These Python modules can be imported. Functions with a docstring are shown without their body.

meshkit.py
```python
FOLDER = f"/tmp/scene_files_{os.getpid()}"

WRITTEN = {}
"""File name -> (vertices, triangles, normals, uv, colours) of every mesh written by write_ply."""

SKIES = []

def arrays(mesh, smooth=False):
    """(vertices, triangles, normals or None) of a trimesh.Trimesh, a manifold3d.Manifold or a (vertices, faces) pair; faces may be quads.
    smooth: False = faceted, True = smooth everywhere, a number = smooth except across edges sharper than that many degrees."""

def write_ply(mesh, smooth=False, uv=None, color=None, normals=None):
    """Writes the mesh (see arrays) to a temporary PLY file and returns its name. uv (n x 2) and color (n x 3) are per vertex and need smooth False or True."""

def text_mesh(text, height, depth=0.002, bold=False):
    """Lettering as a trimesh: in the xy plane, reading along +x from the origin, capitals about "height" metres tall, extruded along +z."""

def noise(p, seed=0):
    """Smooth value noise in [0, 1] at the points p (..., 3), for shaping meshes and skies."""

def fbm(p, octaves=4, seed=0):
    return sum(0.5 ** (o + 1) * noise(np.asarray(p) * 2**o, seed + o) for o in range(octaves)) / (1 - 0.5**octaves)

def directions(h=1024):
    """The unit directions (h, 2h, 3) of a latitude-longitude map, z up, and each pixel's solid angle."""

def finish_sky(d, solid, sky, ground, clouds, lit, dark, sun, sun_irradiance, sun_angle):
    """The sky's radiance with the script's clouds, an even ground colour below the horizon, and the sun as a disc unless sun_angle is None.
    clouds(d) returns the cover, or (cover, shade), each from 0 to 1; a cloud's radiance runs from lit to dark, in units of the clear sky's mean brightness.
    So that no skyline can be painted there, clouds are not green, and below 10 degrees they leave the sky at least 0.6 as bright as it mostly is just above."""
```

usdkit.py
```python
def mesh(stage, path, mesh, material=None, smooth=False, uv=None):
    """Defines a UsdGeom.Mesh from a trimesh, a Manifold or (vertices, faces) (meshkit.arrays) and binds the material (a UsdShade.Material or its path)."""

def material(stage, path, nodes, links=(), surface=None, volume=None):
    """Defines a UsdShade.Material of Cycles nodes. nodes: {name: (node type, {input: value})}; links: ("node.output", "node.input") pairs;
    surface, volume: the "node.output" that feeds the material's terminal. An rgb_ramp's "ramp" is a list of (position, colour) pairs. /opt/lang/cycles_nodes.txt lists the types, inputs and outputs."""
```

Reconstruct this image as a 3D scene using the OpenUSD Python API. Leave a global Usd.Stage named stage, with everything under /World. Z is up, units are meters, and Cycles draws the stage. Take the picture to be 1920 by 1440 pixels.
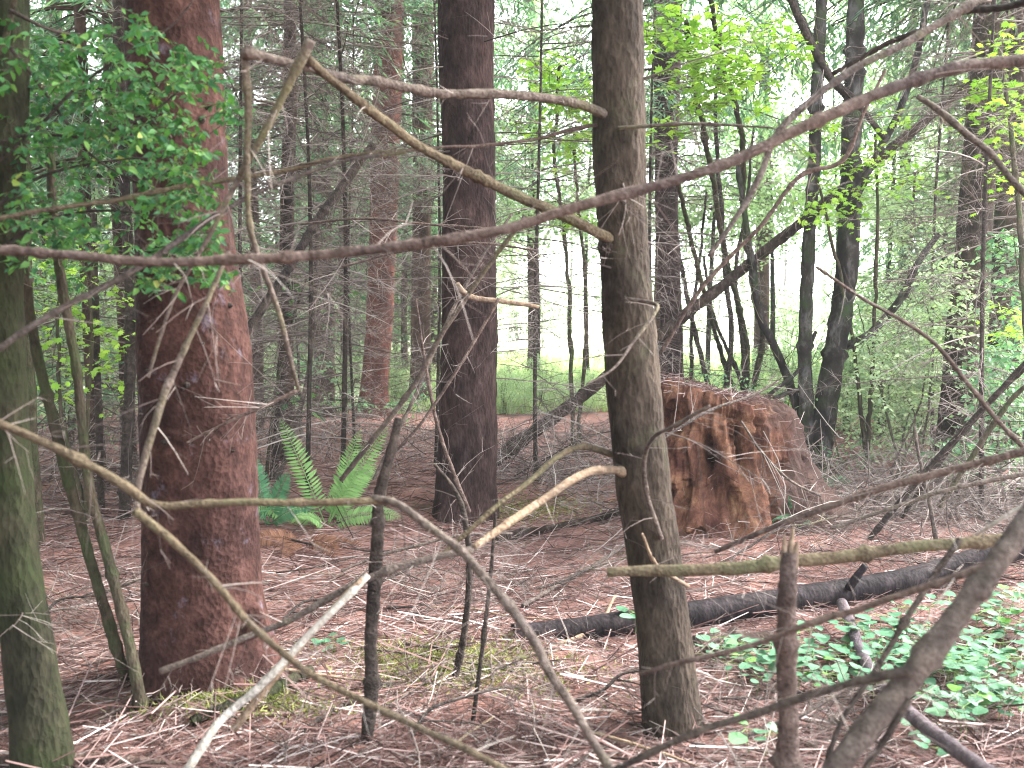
import math, numpy as np, usdkit, meshkit
from pxr import Usd, UsdGeom, UsdLux, UsdShade, Gf, Sdf

stage = Usd.Stage.CreateInMemory()
UsdGeom.SetStageUpAxis(stage, UsdGeom.Tokens.z)
UsdGeom.SetStageMetersPerUnit(stage, 1.0)
UsdGeom.Xform.Define(stage, '/World')
UsdGeom.Scope.Define(stage, '/World/Looks')

# ------------------------------------------------------------------ camera, sky, sun, exposure
EYE = np.array([0.0, 0.0, 1.6])
F = 1600.0                                   # focal length in pixels of the 1920 px wide photograph
PITCH = math.atan(100 / F)                   # looking a little down: the horizon lies at y = 620
EXPOSURE = 4.4
HAZE = 0.0007
cam = UsdGeom.Camera.Define(stage, '/World/camera')
cam.CreateHorizontalApertureAttr(36.0); cam.CreateVerticalApertureAttr(27.0)
cam.CreateFocalLengthAttr(36.0 * F / 1920)
cam.CreateClippingRangeAttr(Gf.Vec2f(0.05, 2000))
cam.CreateFStopAttr(2.5); cam.CreateFocusDistanceAttr(6.5)
cam.CreateExposureAttr(EXPOSURE)
cam.AddTranslateOp().Set(Gf.Vec3d(*EYE)); cam.AddRotateXOp().Set(90 - math.degrees(PITCH))

SUN_DIR = np.array([0.95, 0.3, 0.85]); SUN_DIR /= np.linalg.norm(SUN_DIR)
sun_el, sun_rot = math.asin(SUN_DIR[2]), math.atan2(SUN_DIR[0], SUN_DIR[1])
sky_mat = usdkit.material(stage, '/World/Looks/overcast_sky', {
    'sky': ('sky_texture', {'sky_type': 'single_scattering', 'sun_disc': False, 'sun_elevation': sun_el, 'sun_rotation': sun_rot, 'aerosol_density': 2.0}),
    'tc': ('texture_coordinate', {}),
    'mp': ('mapping', {'scale': (1.0, 1.0, 2.2)}),
    'n': ('noise_texture', {'scale': 2.2, 'detail': 6, 'roughness': 0.55}),
    'r': ('rgb_ramp', {'ramp': [(0.3, (4.2, 4.5, 4.9)), (0.7, (7.0, 7.2, 7.3))]}),
    'mx': ('mix_color', {'fac': 0.85}),
    'bg': ('background_shader', {'strength': 0.13})},
    [('tc.generated', 'mp.vector'), ('mp.vector', 'n.vector'), ('n.fac', 'r.fac'), ('sky.color', 'mx.a'), ('r.color', 'mx.b'), ('mx.result', 'bg.color')], surface='bg.background')
dome = UsdLux.DomeLight.Define(stage, '/World/sky')
dome.GetPrim().SetCustomDataByKey('kind', 'structure')
UsdShade.MaterialBindingAPI.Apply(dome.GetPrim()).Bind(sky_mat)
sun = UsdLux.DistantLight.Define(stage, '/World/sun')
sun.CreateNormalizeAttr(True) if hasattr(sun, 'CreateNormalizeAttr') else UsdLux.LightAPI(sun.GetPrim()).CreateNormalizeAttr(True)
sun.CreateIntensityAttr(0.4); sun.CreateAngleAttr(15.0); sun.CreateColorAttr(Gf.Vec3f(1.0, 0.97, 0.92))
z = SUN_DIR; x = np.cross([0, 0, 1], z); x /= np.linalg.norm(x); y = np.cross(z, x)
sun.AddTransformOp().Set(Gf.Matrix4d(*x, 0, *y, 0, *z, 0, 0, 0, 0, 1))

# ------------------------------------------------------------------ helpers
RNG = np.random.default_rng
_used = {}

def path_for(parent, name):
    base = parent + '/' + name
    n = _used.get(base, -1) + 1
    _used[base] = n
    return base if n == 0 else f'{base}_{n:03d}'

def tag(prim, label=None, cat=None, group=None, kind=None):
    for k, v in (('label', label), ('category', cat), ('group', group), ('kind', kind)):
        if v: prim.SetCustomDataByKey(k, v)
    return prim

def thing(name, label, cat, loc=(0, 0, 0), group=None, kind=None, rz=0.0, scale=None):
    xf = UsdGeom.Xform.Define(stage, path_for('/World', name))
    xf.AddTranslateOp().Set(Gf.Vec3d(*map(float, loc)))
    if rz: xf.AddRotateZOp().Set(math.degrees(rz))
    if scale: xf.AddScaleOp().Set(Gf.Vec3f(scale, scale, scale))
    tag(xf.GetPrim(), label, cat, group, kind)
    xf.GetPrim().SetCustomDataByKey('at', ' '.join(f'{c:.5f}' for c in loc))
    return xf.GetPrim()

ISLANDS = []

def piece_colours(m, mat):
    """a random number for each loose piece of a mesh, for materials that vary from piece to piece"""
    if not any(mat is q for q in ISLANDS): return
    from scipy.sparse import coo_matrix
    from scipy.sparse.csgraph import connected_components
    f = np.array(m.GetFaceVertexIndicesAttr().Get()).reshape(-1, 3); n = len(m.GetPointsAttr().Get())
    k = coo_matrix((np.ones(2 * len(f)), (np.r_[f[:, 0], f[:, 0]], np.r_[f[:, 1], f[:, 2]])), shape=(n, n))
    c, lab = connected_components(k, directed=False)
    r = RNG(n).random(c)[lab]
    UsdGeom.PrimvarsAPI(m).CreatePrimvar('piece', Sdf.ValueTypeNames.FloatArray, 'vertex').Set([float(v) for v in r])

def part(parent, name, mesh, mat, smooth=True, label=None, kind=None):
    """a mesh given in world coordinates, put under its thing (which is moved, never turned, when it has parts of its own)"""
    v, f = np.asarray(mesh[0], float), np.asarray(mesh[1])
    pp = parent.GetPath().pathString
    top = stage.GetPrimAtPath('/'.join(pp.split('/')[:3]))
    at = top.GetCustomDataByKey('at')
    if at: v = v - np.array([float(c) for c in at.split()])
    m = usdkit.mesh(stage, path_for(pp, name), (v, f), mat, smooth=smooth)
    m.CreateDoubleSidedAttr(True); piece_colours(m, mat)
    tag(m.GetPrim(), label, None, None, kind)
    return m.GetPrim()

def single(name, mesh, mat, label=None, cat=None, group=None, kind=None, smooth=True):
    m = usdkit.mesh(stage, path_for('/World', name), mesh, mat, smooth=smooth)
    m.CreateDoubleSidedAttr(True); piece_colours(m, mat)
    return tag(m.GetPrim(), label, cat, group, kind)

def join(*ms):
    ms = [m for m in ms if m is not None and len(m[0])]
    off, V, Fc = 0, [], []
    for v, f in ms:
        V.append(v); Fc.append(np.asarray(f) + off); off += len(v)
    return np.vstack(V), np.vstack(Fc)

def P(px, py, d):
    """the point at world distance y = d seen at a photograph pixel"""
    a, b = (np.asarray(px, float) - 960) / F, (720 - np.asarray(py, float)) / F
    r = np.stack(np.broadcast_arrays(a, math.cos(PITCH) + b * math.sin(PITCH), -math.sin(PITCH) + b * math.cos(PITCH)), -1)
    return EYE + r * (np.asarray(d) / r[..., 1])[..., None]

def h(x, y):
    x, y = np.asarray(x, float), np.asarray(y, float)
    q = np.stack([x, y, np.zeros_like(x)], -1)
    z = 0.16 * (meshkit.noise(q * 0.45, 3) - 0.5) + 0.07 * (meshkit.noise(q * 1.3, 5) - 0.5)
    far = np.maximum(y - 26, 0)
    z = z + np.where(far > 0, 0.075 * far ** 2 / (far + 12), 0)               # the meadow rises beyond the wood
    near = np.clip((30 - y) / 10, 0, 1)
    z = z * (0.3 + 0.7 * near)
    z = z + 0.13 * np.exp(-(((x + 1.35) / 0.55) ** 2 + ((y - 3.8) / 0.5) ** 2))      # roots of the big tree
    z = z + 0.10 * np.exp(-(((x - 1.7) / 1.2) ** 2 + ((y - 7.2) / 0.9) ** 2))        # round the stump
    return z

def G(px, py):
    d = 4.0
    for _ in range(40):
        b = (720 - py) / F
        rz = (-math.sin(PITCH) + b * math.cos(PITCH)) / (math.cos(PITCH) + b * math.sin(PITCH))
        p = P(px, py, d)
        d = 0.5 * d + 0.5 * (float(h(p[0], p[1])) - 1.6) / rz
    return P(px, py, d)

def catmull(pts, n):
    """n points along a smooth curve through pts (any number of columns)"""
    pts = np.asarray(pts, float)
    if len(pts) == 2:
        return pts[0] + (pts[1] - pts[0]) * np.linspace(0, 1, n)[:, None]
    q = np.vstack([2 * pts[0] - pts[1], pts, 2 * pts[-1] - pts[-2]])
    seg = np.linalg.norm(np.diff(pts[:, :3], axis=0), axis=1)
    s = np.concatenate([[0], np.cumsum(seg)]); u = np.linspace(0, s[-1], n)
    i = np.clip(np.searchsorted(s, u, 'right') - 1, 0, len(pts) - 2)
    t = ((u - s[i]) / np.maximum(seg[i], 1e-9))[:, None]
    a, b, c, d = q[i], q[i + 1], q[i + 2], q[i + 3]
    return 0.5 * (2 * b + (c - a) * t + (2 * a - 5 * b + 4 * c - d) * t ** 2 + (3 * b - a - 3 * c + d) * t ** 3)

def tubes(Pts, R, sides=4, cap=True):
    """M polylines of N points as tubes. Pts (M, N, 3), R (M, N)"""
    Pts, R = np.asarray(Pts, float), np.asarray(R, float)
    M, N = Pts.shape[:2]
    t = np.gradient(Pts, axis=1); t /= np.linalg.norm(t, axis=2, keepdims=True) + 1e-12
    tm = Pts[:, -1] - Pts[:, 0]; tm /= np.linalg.norm(tm, axis=1, keepdims=True) + 1e-12
    ref = np.where(np.abs(tm[:, 2:]) < 0.8, [0, 0, 1.0], [1.0, 0, 0])[:, None]
    a = np.cross(t, ref); a /= np.linalg.norm(a, axis=2, keepdims=True) + 1e-12
    b = np.cross(t, a)
    ang = np.arange(sides) * 2 * np.pi / sides
    v = Pts[:, :, None] + R[:, :, None, None] * (np.cos(ang)[:, None] * a[:, :, None] + np.sin(ang)[:, None] * b[:, :, None])
    i, j = np.meshgrid(np.arange(N - 1), np.arange(sides), indexing='ij')
    q = np.stack([i * sides + j, i * sides + (j + 1) % sides, (i + 1) * sides + (j + 1) % sides, (i + 1) * sides + j], -1).reshape(-1, 4)
    tri = np.vstack([q[:, [0, 1, 2]], q[:, [0, 2, 3]]])
    if cap:
        k = np.arange(1, sides - 1)
        tri = np.vstack([tri, np.stack([np.zeros_like(k), k + 1, k], 1), (N - 1) * sides + np.stack([np.zeros_like(k), k, k + 1], 1)])
    f = tri[None] + (np.arange(M) * N * sides)[:, None, None]
    return v.reshape(-1, 3), f.reshape(-1, 3)

def stick(pts, radii, sides=9, step=0.03, seed=0, knob=0.08, wob=0.004, relief=0.35):
    """a rough stick through pts (n x 3) with knots and a slightly crooked axis"""
    pts = np.asarray(pts, float)
    L = np.linalg.norm(np.diff(pts, axis=0), axis=1).sum()
    n = int(np.clip(L / step, 6, 140))
    c = catmull(np.column_stack([pts, np.broadcast_to(radii, (len(pts),))]), n)
    p, r = c[:, :3].copy(), np.maximum(c[:, 3], 0.0006)
    s = np.linspace(0, L, n)
    g = RNG(seed + 77)
    o = g.uniform(0, 90, 3)
    for k in range(3):
        p[:, k] += wob * (meshkit.fbm(np.column_stack([s * 5 + o[k], s * 0 + k * 9.1, s * 0]), 3, seed) - 0.5) * 2
    knob = knob if relief > 0.2 else 0.03
    r = r * (1 + knob * 2 * (meshkit.noise(np.column_stack([s * 9 + o[0], s * 0, s * 0]), seed + 4) - 0.5))
    for _ in range(int(L / 0.22) if relief > 0.2 else 0):
        r = r * (1 + g.uniform(0.15, 0.45) * np.exp(-((s - g.uniform(0, L)) / 0.012) ** 2))
    v, f = tubes(p[None], r[None], sides)
    vv = v.reshape(n, sides, 3)
    nz = meshkit.fbm(vv * 38 + o, 2, seed) - 0.5
    vv = p[:, None] + (vv - p[:, None]) * (1 + relief * nz[..., None])
    return vv.reshape(-1, 3), f

def unit(v):
    v = np.asarray(v, float)
    return v / (np.linalg.norm(v, axis=-1, keepdims=True) + 1e-12)

def side_twigs(line, radii, n, lmin, lmax, rng, plane=None, r0=0.0022, sub=3, t0=0.1, droop=0.15, fwd=(0.25, 0.75), taper=0.55):
    """dead twigs growing off a branch, each with finer twiglets; returns one joined mesh"""
    line = np.asarray(line, float); N = len(line)
    t = rng.uniform(t0, 0.98, n)
    u = t * (N - 1); i = np.clip(u.astype(int), 0, N - 2); w = (u - i)[:, None]
    p0 = line[i] * (1 - w) + line[i + 1] * w
    tan = unit(line[i + 1] - line[i])
    rnd = unit(rng.normal(size=(n, 3)))
    if plane is not None:
        rnd = unit(rnd * [1, 1, 0.35])
    perp = unit(rnd - tan * (rnd * tan).sum(1, keepdims=True))
    fw = rng.uniform(*fwd, n)[:, None]
    d = unit(perp * (1 - fw * 0.5) + tan * fw)
    L = rng.uniform(lmin, lmax, n) * (1 - taper * t)
    s = np.array([0, 0.3, 0.65, 1.0])
    bend = unit(rng.normal(size=(n, 3))) * 0.16
    pts = p0[:, None] + d[:, None] * (L[:, None] * s)[..., None] + (bend[:, None] * (s ** 2)[None, :, None] + np.array([0, 0, -droop]) * (s ** 2)[None, :, None]) * L[:, None, None]
    r = r0 * rng.uniform(0.7, 1.3, n)[:, None] * np.array([1, 0.8, 0.55, 0.3])
    out = [tubes(pts, r, 3, False)]
    if sub:
        k = n * sub
        idx = np.repeat(np.arange(n), sub)
        tt = rng.uniform(0.15, 0.95, k)
        q0 = pts[idx, 0] + (pts[idx, -1] - pts[idx, 0]) * tt[:, None]
        # follow the bent twig
        j = np.clip(np.searchsorted(s, tt) - 1, 0, 2); ww = ((tt - s[j]) / (s[j + 1] - s[j]))[:, None]
        q0 = pts[idx, j] * (1 - ww) + pts[idx, j + 1] * ww
        dd = unit(d[idx] * 0.7 + unit(rng.normal(size=(k, 3))) * 0.8)
        LL = L[idx] * rng.uniform(0.15, 0.45, k)
        s3 = np.array([0, 0.5, 1.0])
        b3 = unit(rng.normal(size=(k, 3))) * 0.15
        pp = q0[:, None] + dd[:, None] * (LL[:, None] * s3)[..., None] + (b3[:, None] * (s3 ** 2)[None, :, None]) * LL[:, None, None]
        out.append(tubes(pp, r0 * 0.5 * np.ones((k, 1)) * np.array([1, 0.8, 0.5]), 3, False))
    return join(*out)

def trunk_mesh(cz, dz=0.04, seg=36, amp=0.012, freq=(9, 3.0), seed=0, flare=0.3, roots=3, flare_h=0.22, phase=0.0, plates=0.0, below=0.25):
    """a trunk through rows (x, y, z, r), z rising; bark relief by noise on the cylinder"""
    cz = np.asarray(cz, float)
    z0, z1 = cz[0, 2] - below, cz[-1, 2]
    n = int((z1 - z0) / dz) + 2
    zs = np.linspace(z0, z1, n)
    from scipy.interpolate import PchipInterpolator
    f = PchipInterpolator(cz[:, 2], cz[:, [0, 1, 3]], extrapolate=True)
    c = f(np.clip(zs, cz[0, 2], cz[-1, 2]))
    th = np.arange(seg) * 2 * np.pi / seg
    zz, tt = np.meshgrid(zs, th, indexing='ij')
    r = np.repeat(c[:, 2:3], seg, 1)
    hb = np.clip(zz - cz[0, 2], -0.3, 99)
    r = r * (1 + flare * np.exp(-np.maximum(hb, 0) / flare_h) * (1 + 0.55 * np.cos(roots * tt + phase) + 0.3 * np.cos((roots + 2) * tt + 2 * phase)))
    q = np.stack([np.cos(tt) * freq[0] * c[:, 2:3], np.sin(tt) * freq[0] * c[:, 2:3], zz * freq[1]], -1)
    e = amp * 2 * (meshkit.fbm(q * 2.2, 4, seed) - 0.5)
    if plates:
        a = meshkit.noise(q * 5.0, seed + 9)
        e = e + plates * (np.clip(np.abs(a - 0.5) * 6, 0, 1) - 0.6)
    big = 0.06 * r * (meshkit.noise(np.stack([np.cos(tt), np.sin(tt), zz * 1.3], -1) * 1.4 + seed, seed) - 0.5) * 2
    r = r + e + big
    v = np.stack([c[:, :1] + r * np.cos(tt), c[:, 1:2] + r * np.sin(tt), zz], -1).reshape(-1, 3)
    i, j = np.meshgrid(np.arange(n - 1), np.arange(seg), indexing='ij')
    qd = np.stack([i * seg + j, i * seg + (j + 1) % seg, (i + 1) * seg + (j + 1) % seg, (i + 1) * seg + j], -1).reshape(-1, 4)
    v = np.vstack([v, [[c[-1, 0], c[-1, 1], z1]]])
    top = len(v) - 1
    k = np.arange(seg)
    cap = np.stack([(n - 1) * seg + k, (n - 1) * seg + (k + 1) % seg, np.full(seg, top)], 1)
    return v, np.vstack([qd[:, [0, 1, 2]], qd[:, [0, 2, 3]], cap])

def pix_trunk(rows, d, H, lean=0.0, rtop=0.4):
    """rows of (px, py, width) from the base up, at distance d, carried on above the frame to height H"""
    out = []
    for px, py, w in rows:
        p = P(px, py, d)
        out.append([p[0], p[1], p[2], w / 2 * d / F])
    a, b = np.array(out[-1]), np.array(out[-2])
    if H > a[2] + 0.5:
        s = (a - b)[:2] / max(a[2] - b[2], 0.1) * 0.35
        for k in (0.5, 1.0):
            zz = a[2] + (H - a[2]) * k
            out.append([a[0] + s[0] * (zz - a[2]), a[1] + s[1] * (zz - a[2]), zz, a[3] * (1 - (1 - rtop) * k)])
    return np.array(out)

# ------------------------------------------------------------------ materials
LK = '/World/Looks/'
def c3(*v): return tuple(v)

def bark(name, dark, mid, light, scale=14, bump=0.6, moss=None, moss_amt=0.0, lichen=None, lichen_amt=0.0, rough=0.9, zs=0.45):
    nodes = {
        'tc': ('texture_coordinate', {}),
        'mp': ('mapping', {'scale': (1, 1, zs)}),
        'n1': ('noise_texture', {'scale': scale, 'detail': 8, 'roughness': 0.68, 'distortion': 0.4}),
        'n2': ('noise_texture', {'scale': 2.3, 'detail': 3}),
        'vo': ('voronoi_texture', {'scale': scale * 3.2, 'randomness': 1.0}),
        'r1': ('rgb_ramp', {'ramp': [(0.28, dark), (0.5, mid), (0.72, light)]}),
        'm2': ('mix_color', {'blend_type': 'multiply', 'fac': 0.75}),
        'r2': ('rgb_ramp', {'ramp': [(0.32, (0.45, 0.45, 0.5)), (0.62, (1.15, 1.1, 1.05))]}),
        'rv': ('rgb_ramp', {'ramp': [(0.0, (0.62, 0.6, 0.6)), (0.35, (1, 1, 1))]}),
        'm3': ('mix_color', {'blend_type': 'multiply', 'fac': 0.6}),
        'ad': ('math', {'math_type': 'multiply_add', 'value2': 0.5}),
        'b': ('bump', {'strength': bump, 'distance': 0.02}),
        'p': ('principled_bsdf', {'roughness': rough, 'specular_ior_level': 0.06})}
    links = [('tc.object', 'mp.vector'), ('mp.vector', 'n1.vector'), ('mp.vector', 'vo.vector'), ('tc.object', 'n2.vector'), ('n1.fac', 'r1.fac'), ('n2.fac', 'r2.fac'),
             ('r1.color', 'm2.a'), ('r2.color', 'm2.b'), ('m2.result', 'm3.a'), ('vo.distance', 'rv.fac'), ('rv.color', 'm3.b'),
             ('vo.distance', 'ad.value1'), ('n1.fac', 'ad.value3'), ('ad.value', 'b.height'), ('b.normal', 'p.normal')]
    col = 'm3.result'
    for key, colr, amt, sc in (('moss', moss, moss_amt, 3.1), ('lich', lichen, lichen_amt, 5.3)):
        if colr:
            lo = 0.62 - 0.35 * amt
            nodes[key + 'n'] = ('noise_texture', {'scale': sc, 'detail': 6, 'roughness': 0.7})
            nodes[key + 'r'] = ('rgb_ramp', {'ramp': [(lo, (0, 0, 0)), (lo + 0.16, (1, 1, 1))]})
            nodes[key + 'm'] = ('mix_color', {})
            nodes[key + 'c'] = ('color', {'value': colr})
            links += [('tc.object', key + 'n.vector'), (key + 'n.fac', key + 'r.fac'), (key + 'r.color', key + 'm.fac'), (col, key + 'm.a'), (key + 'c.color', key + 'm.b')]
            col = key + 'm.result'
    links.append((col, 'p.base_color'))
    return usdkit.material(stage, LK + name, nodes, links, surface='p.BSDF')

def island(name, ramp, rough=0.85, trans=None, trans_amt=0.0, spec=0.1, per_object=False, noise_scale=None):
    """a colour for each loose piece of a mesh (or each object), with optional light through thin leaves"""
    nodes = {'g': ('object_info', {}) if per_object else ('attribute', {'attribute': 'piece'}),
             'r': ('rgb_ramp', {'ramp': ramp}),
             'p': ('principled_bsdf', {'roughness': rough, 'specular_ior_level': spec})}
    links = [('g.random' if per_object else 'g.fac', 'r.fac')]
    col = 'r.color'
    if noise_scale:
        nodes |= {'tc': ('texture_coordinate', {}), 'n': ('noise_texture', {'scale': noise_scale, 'detail': 5, 'roughness': 0.65}), 'nr': ('rgb_ramp', {'ramp': [(0.3, (0.55, 0.55, 0.55)), (0.7, (1.3, 1.3, 1.3))]}), 'nm': ('mix_color', {'blend_type': 'multiply', 'fac': 1.0})}
        links += [('tc.object', 'n.vector'), ('n.fac', 'nr.fac'), ('r.color', 'nm.a'), ('nr.color', 'nm.b')]
        col = 'nm.result'
    links.append((col, 'p.base_color'))
    surf = 'p.BSDF'
    if trans:
        nodes |= {'t': ('translucent_bsdf', {}), 'tm': ('mix_color', {'blend_type': 'multiply', 'fac': 1.0, 'b': trans}), 'mx': ('mix_closure', {'fac': trans_amt})}
        links += [(col, 'tm.a'), ('tm.result', 't.color'), ('p.BSDF', 'mx.closure1'), ('t.BSDF', 'mx.closure2')]
        surf = 'mx.closure'
    mt = usdkit.material(stage, LK + name, nodes, links, surface=surf)
    if not per_object: ISLANDS.append(mt)
    return mt

M = {}
M['bark_red'] = bark('bark_red', (0.011, 0.006, 0.0055), (0.034, 0.0165, 0.014), (0.068, 0.036, 0.031), 15, 0.6, zs=0.85, lichen=(0.10, 0.085, 0.11), lichen_amt=0.10)
M['bark_red_far'] = bark('bark_red_far', (0.02, 0.009, 0.008), (0.07, 0.028, 0.022), (0.13, 0.058, 0.046), 10, 0.5)
M['bark_grey'] = bark('bark_grey', (0.0094, 0.0071, 0.0061), (0.0304, 0.0232, 0.0182), (0.0580, 0.0463, 0.0370), 18, 0.8, moss=(0.0386, 0.0365, 0.0221), moss_amt=0.2)
M['bark_dark'] = bark('bark_dark', (0.0080, 0.0056, 0.0056), (0.0248, 0.0152, 0.0144), (0.0480, 0.0328, 0.0304), 13, 0.8)
M['bark_far'] = bark('bark_far', (0.0165, 0.0112, 0.0097), (0.0450, 0.0292, 0.0232), (0.0825, 0.0577, 0.0465), 9, 0.5)
M['bark_brown'] = bark('bark_brown', (0.0105, 0.0083, 0.0067), (0.0300, 0.0218, 0.0173), (0.0600, 0.0450, 0.0360), 12, 0.7, moss=(0.0225, 0.0300, 0.0120), moss_amt=0.35)
M['bark_moss'] = bark('bark_moss', (0.0072, 0.0072, 0.0054), (0.0210, 0.0204, 0.0132), (0.0420, 0.0390, 0.0252), 17, 0.8, moss=(0.0180, 0.0230, 0.0100), moss_amt=0.45)
M['bark_sapling'] = bark('bark_sapling', (0.0165, 0.0138, 0.0099), (0.0468, 0.0385, 0.0275), (0.0825, 0.0688, 0.0523), 28, 0.6, moss=(0.0330, 0.0440, 0.0193), moss_amt=0.45)
M['bark_alder'] = bark('bark_alder', (0.0090, 0.0075, 0.0075), (0.0240, 0.0203, 0.0188), (0.0975, 0.0938, 0.0938), 8, 0.6, moss=(0.0225, 0.0338, 0.0135), moss_amt=0.3)
M['log_black'] = bark('log_black', (0.0056, 0.0045, 0.0049), (0.0140, 0.0108, 0.0119), (0.0385, 0.0301, 0.0322), 16, 0.4, rough=0.75)
M['log_brown'] = bark('log_brown', (0.0112, 0.0080, 0.0064), (0.0304, 0.0216, 0.0176), (0.0960, 0.0760, 0.0664), 14, 0.8)
M['wood_grey'] = bark('wood_grey', (0.0280, 0.0224, 0.0192), (0.0680, 0.0544, 0.0480), (0.1280, 0.1064, 0.0944), 26, 0.6, moss=(0.0880, 0.0800, 0.0440), moss_amt=0.2, zs=1.0)
M['wood_pink'] = bark('wood_pink', (0.0240, 0.0168, 0.0144), (0.0624, 0.0448, 0.0392), (0.1240, 0.0960, 0.0856), 24, 0.6, zs=1.0)
M['wood_olive'] = bark('wood_olive', (0.0288, 0.0223, 0.0158), (0.0720, 0.0562, 0.0382), (0.1224, 0.1008, 0.0684), 24, 0.6, moss=(0.0720, 0.0684, 0.0396), moss_amt=0.3, zs=1.0)
M['wood_tan'] = bark('wood_tan', (0.0850, 0.0578, 0.0399), (0.1615, 0.1173, 0.0833), (0.2380, 0.1870, 0.1403), 22, 0.5, zs=1.0)
M['wood_pale'] = bark('wood_pale', (0.1170, 0.1098, 0.0972), (0.2160, 0.2025, 0.1845), (0.3240, 0.3060, 0.2835), 22, 0.5, zs=1.0)
M['wood_dark'] = bark('wood_dark', (0.0112, 0.0090, 0.0083), (0.0315, 0.0255, 0.0225), (0.0638, 0.0510, 0.0450), 24, 0.6, zs=1.0)
M['wood_mauve'] = bark('wood_mauve', (0.025, 0.019, 0.021), (0.065, 0.052, 0.057), (0.11, 0.093, 0.10), 24, 0.4, zs=1.0)
M['twig'] = island('dead_twig', [(0, (0.03, 0.023, 0.021)), (0.45, (0.085, 0.066, 0.06)), (0.8, (0.155, 0.128, 0.118)), (1, (0.27, 0.235, 0.215))])
M['twig_green'] = island('mossy_twig', [(0, (0.03, 0.028, 0.018)), (1, (0.10, 0.09, 0.055))])
M['litter'] = island('fallen_needles', [(0, (0.018, 0.010, 0.009)), (0.3, (0.058, 0.031, 0.028)), (0.62, (0.115, 0.068, 0.062)), (0.86, (0.19, 0.135, 0.127)), (1, (0.33, 0.28, 0.27))], rough=0.8)
M['needles'] = island('conifer_needles', [(0, (0.045, 0.095, 0.06)), (0.4, (0.085, 0.15, 0.10)), (0.8, (0.14, 0.21, 0.13)), (1, (0.22, 0.29, 0.17))], trans=(0.9, 1.2, 0.7), trans_amt=0.35, rough=0.6)
M['leaf_dark'] = island('shrub_leaf', [(0, (0.022, 0.065, 0.034)), (0.5, (0.042, 0.115, 0.042)), (0.85, (0.075, 0.17, 0.055)), (0.97, (0.12, 0.22, 0.06)), (1, (0.27, 0.28, 0.09))], trans=(1.0, 1.3, 0.5), trans_amt=0.35, rough=0.45)
M['leaf_dark_o'] = island('shrub_leaf_single', [(0, (0.022, 0.065, 0.034)), (0.5, (0.042, 0.115, 0.042)), (0.85, (0.075, 0.17, 0.055)), (0.97, (0.12, 0.22, 0.06)), (1, (0.27, 0.28, 0.09))], trans=(1.0, 1.3, 0.5), trans_amt=0.35, rough=0.45, per_object=True)
M['leaf_maple_o'] = island('maple_leaf_single', [(0, (0.13, 0.25, 0.045)), (0.5, (0.20, 0.34, 0.06)), (1, (0.30, 0.42, 0.09))], trans=(1.1, 1.25, 0.5), trans_amt=0.5, rough=0.5, per_object=True)
M['leaf_maple'] = island('maple_leaf', [(0, (0.13, 0.25, 0.045)), (0.5, (0.20, 0.34, 0.06)), (1, (0.30, 0.42, 0.09))], trans=(1.1, 1.25, 0.5), trans_amt=0.5, rough=0.5)
M['leaf_bush'] = island('bush_leaf', [(0, (0.045, 0.11, 0.06)), (0.5, (0.09, 0.18, 0.10)), (1, (0.18, 0.28, 0.14))], trans=(1.0, 1.2, 0.7), trans_amt=0.4, rough=0.4)
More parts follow.
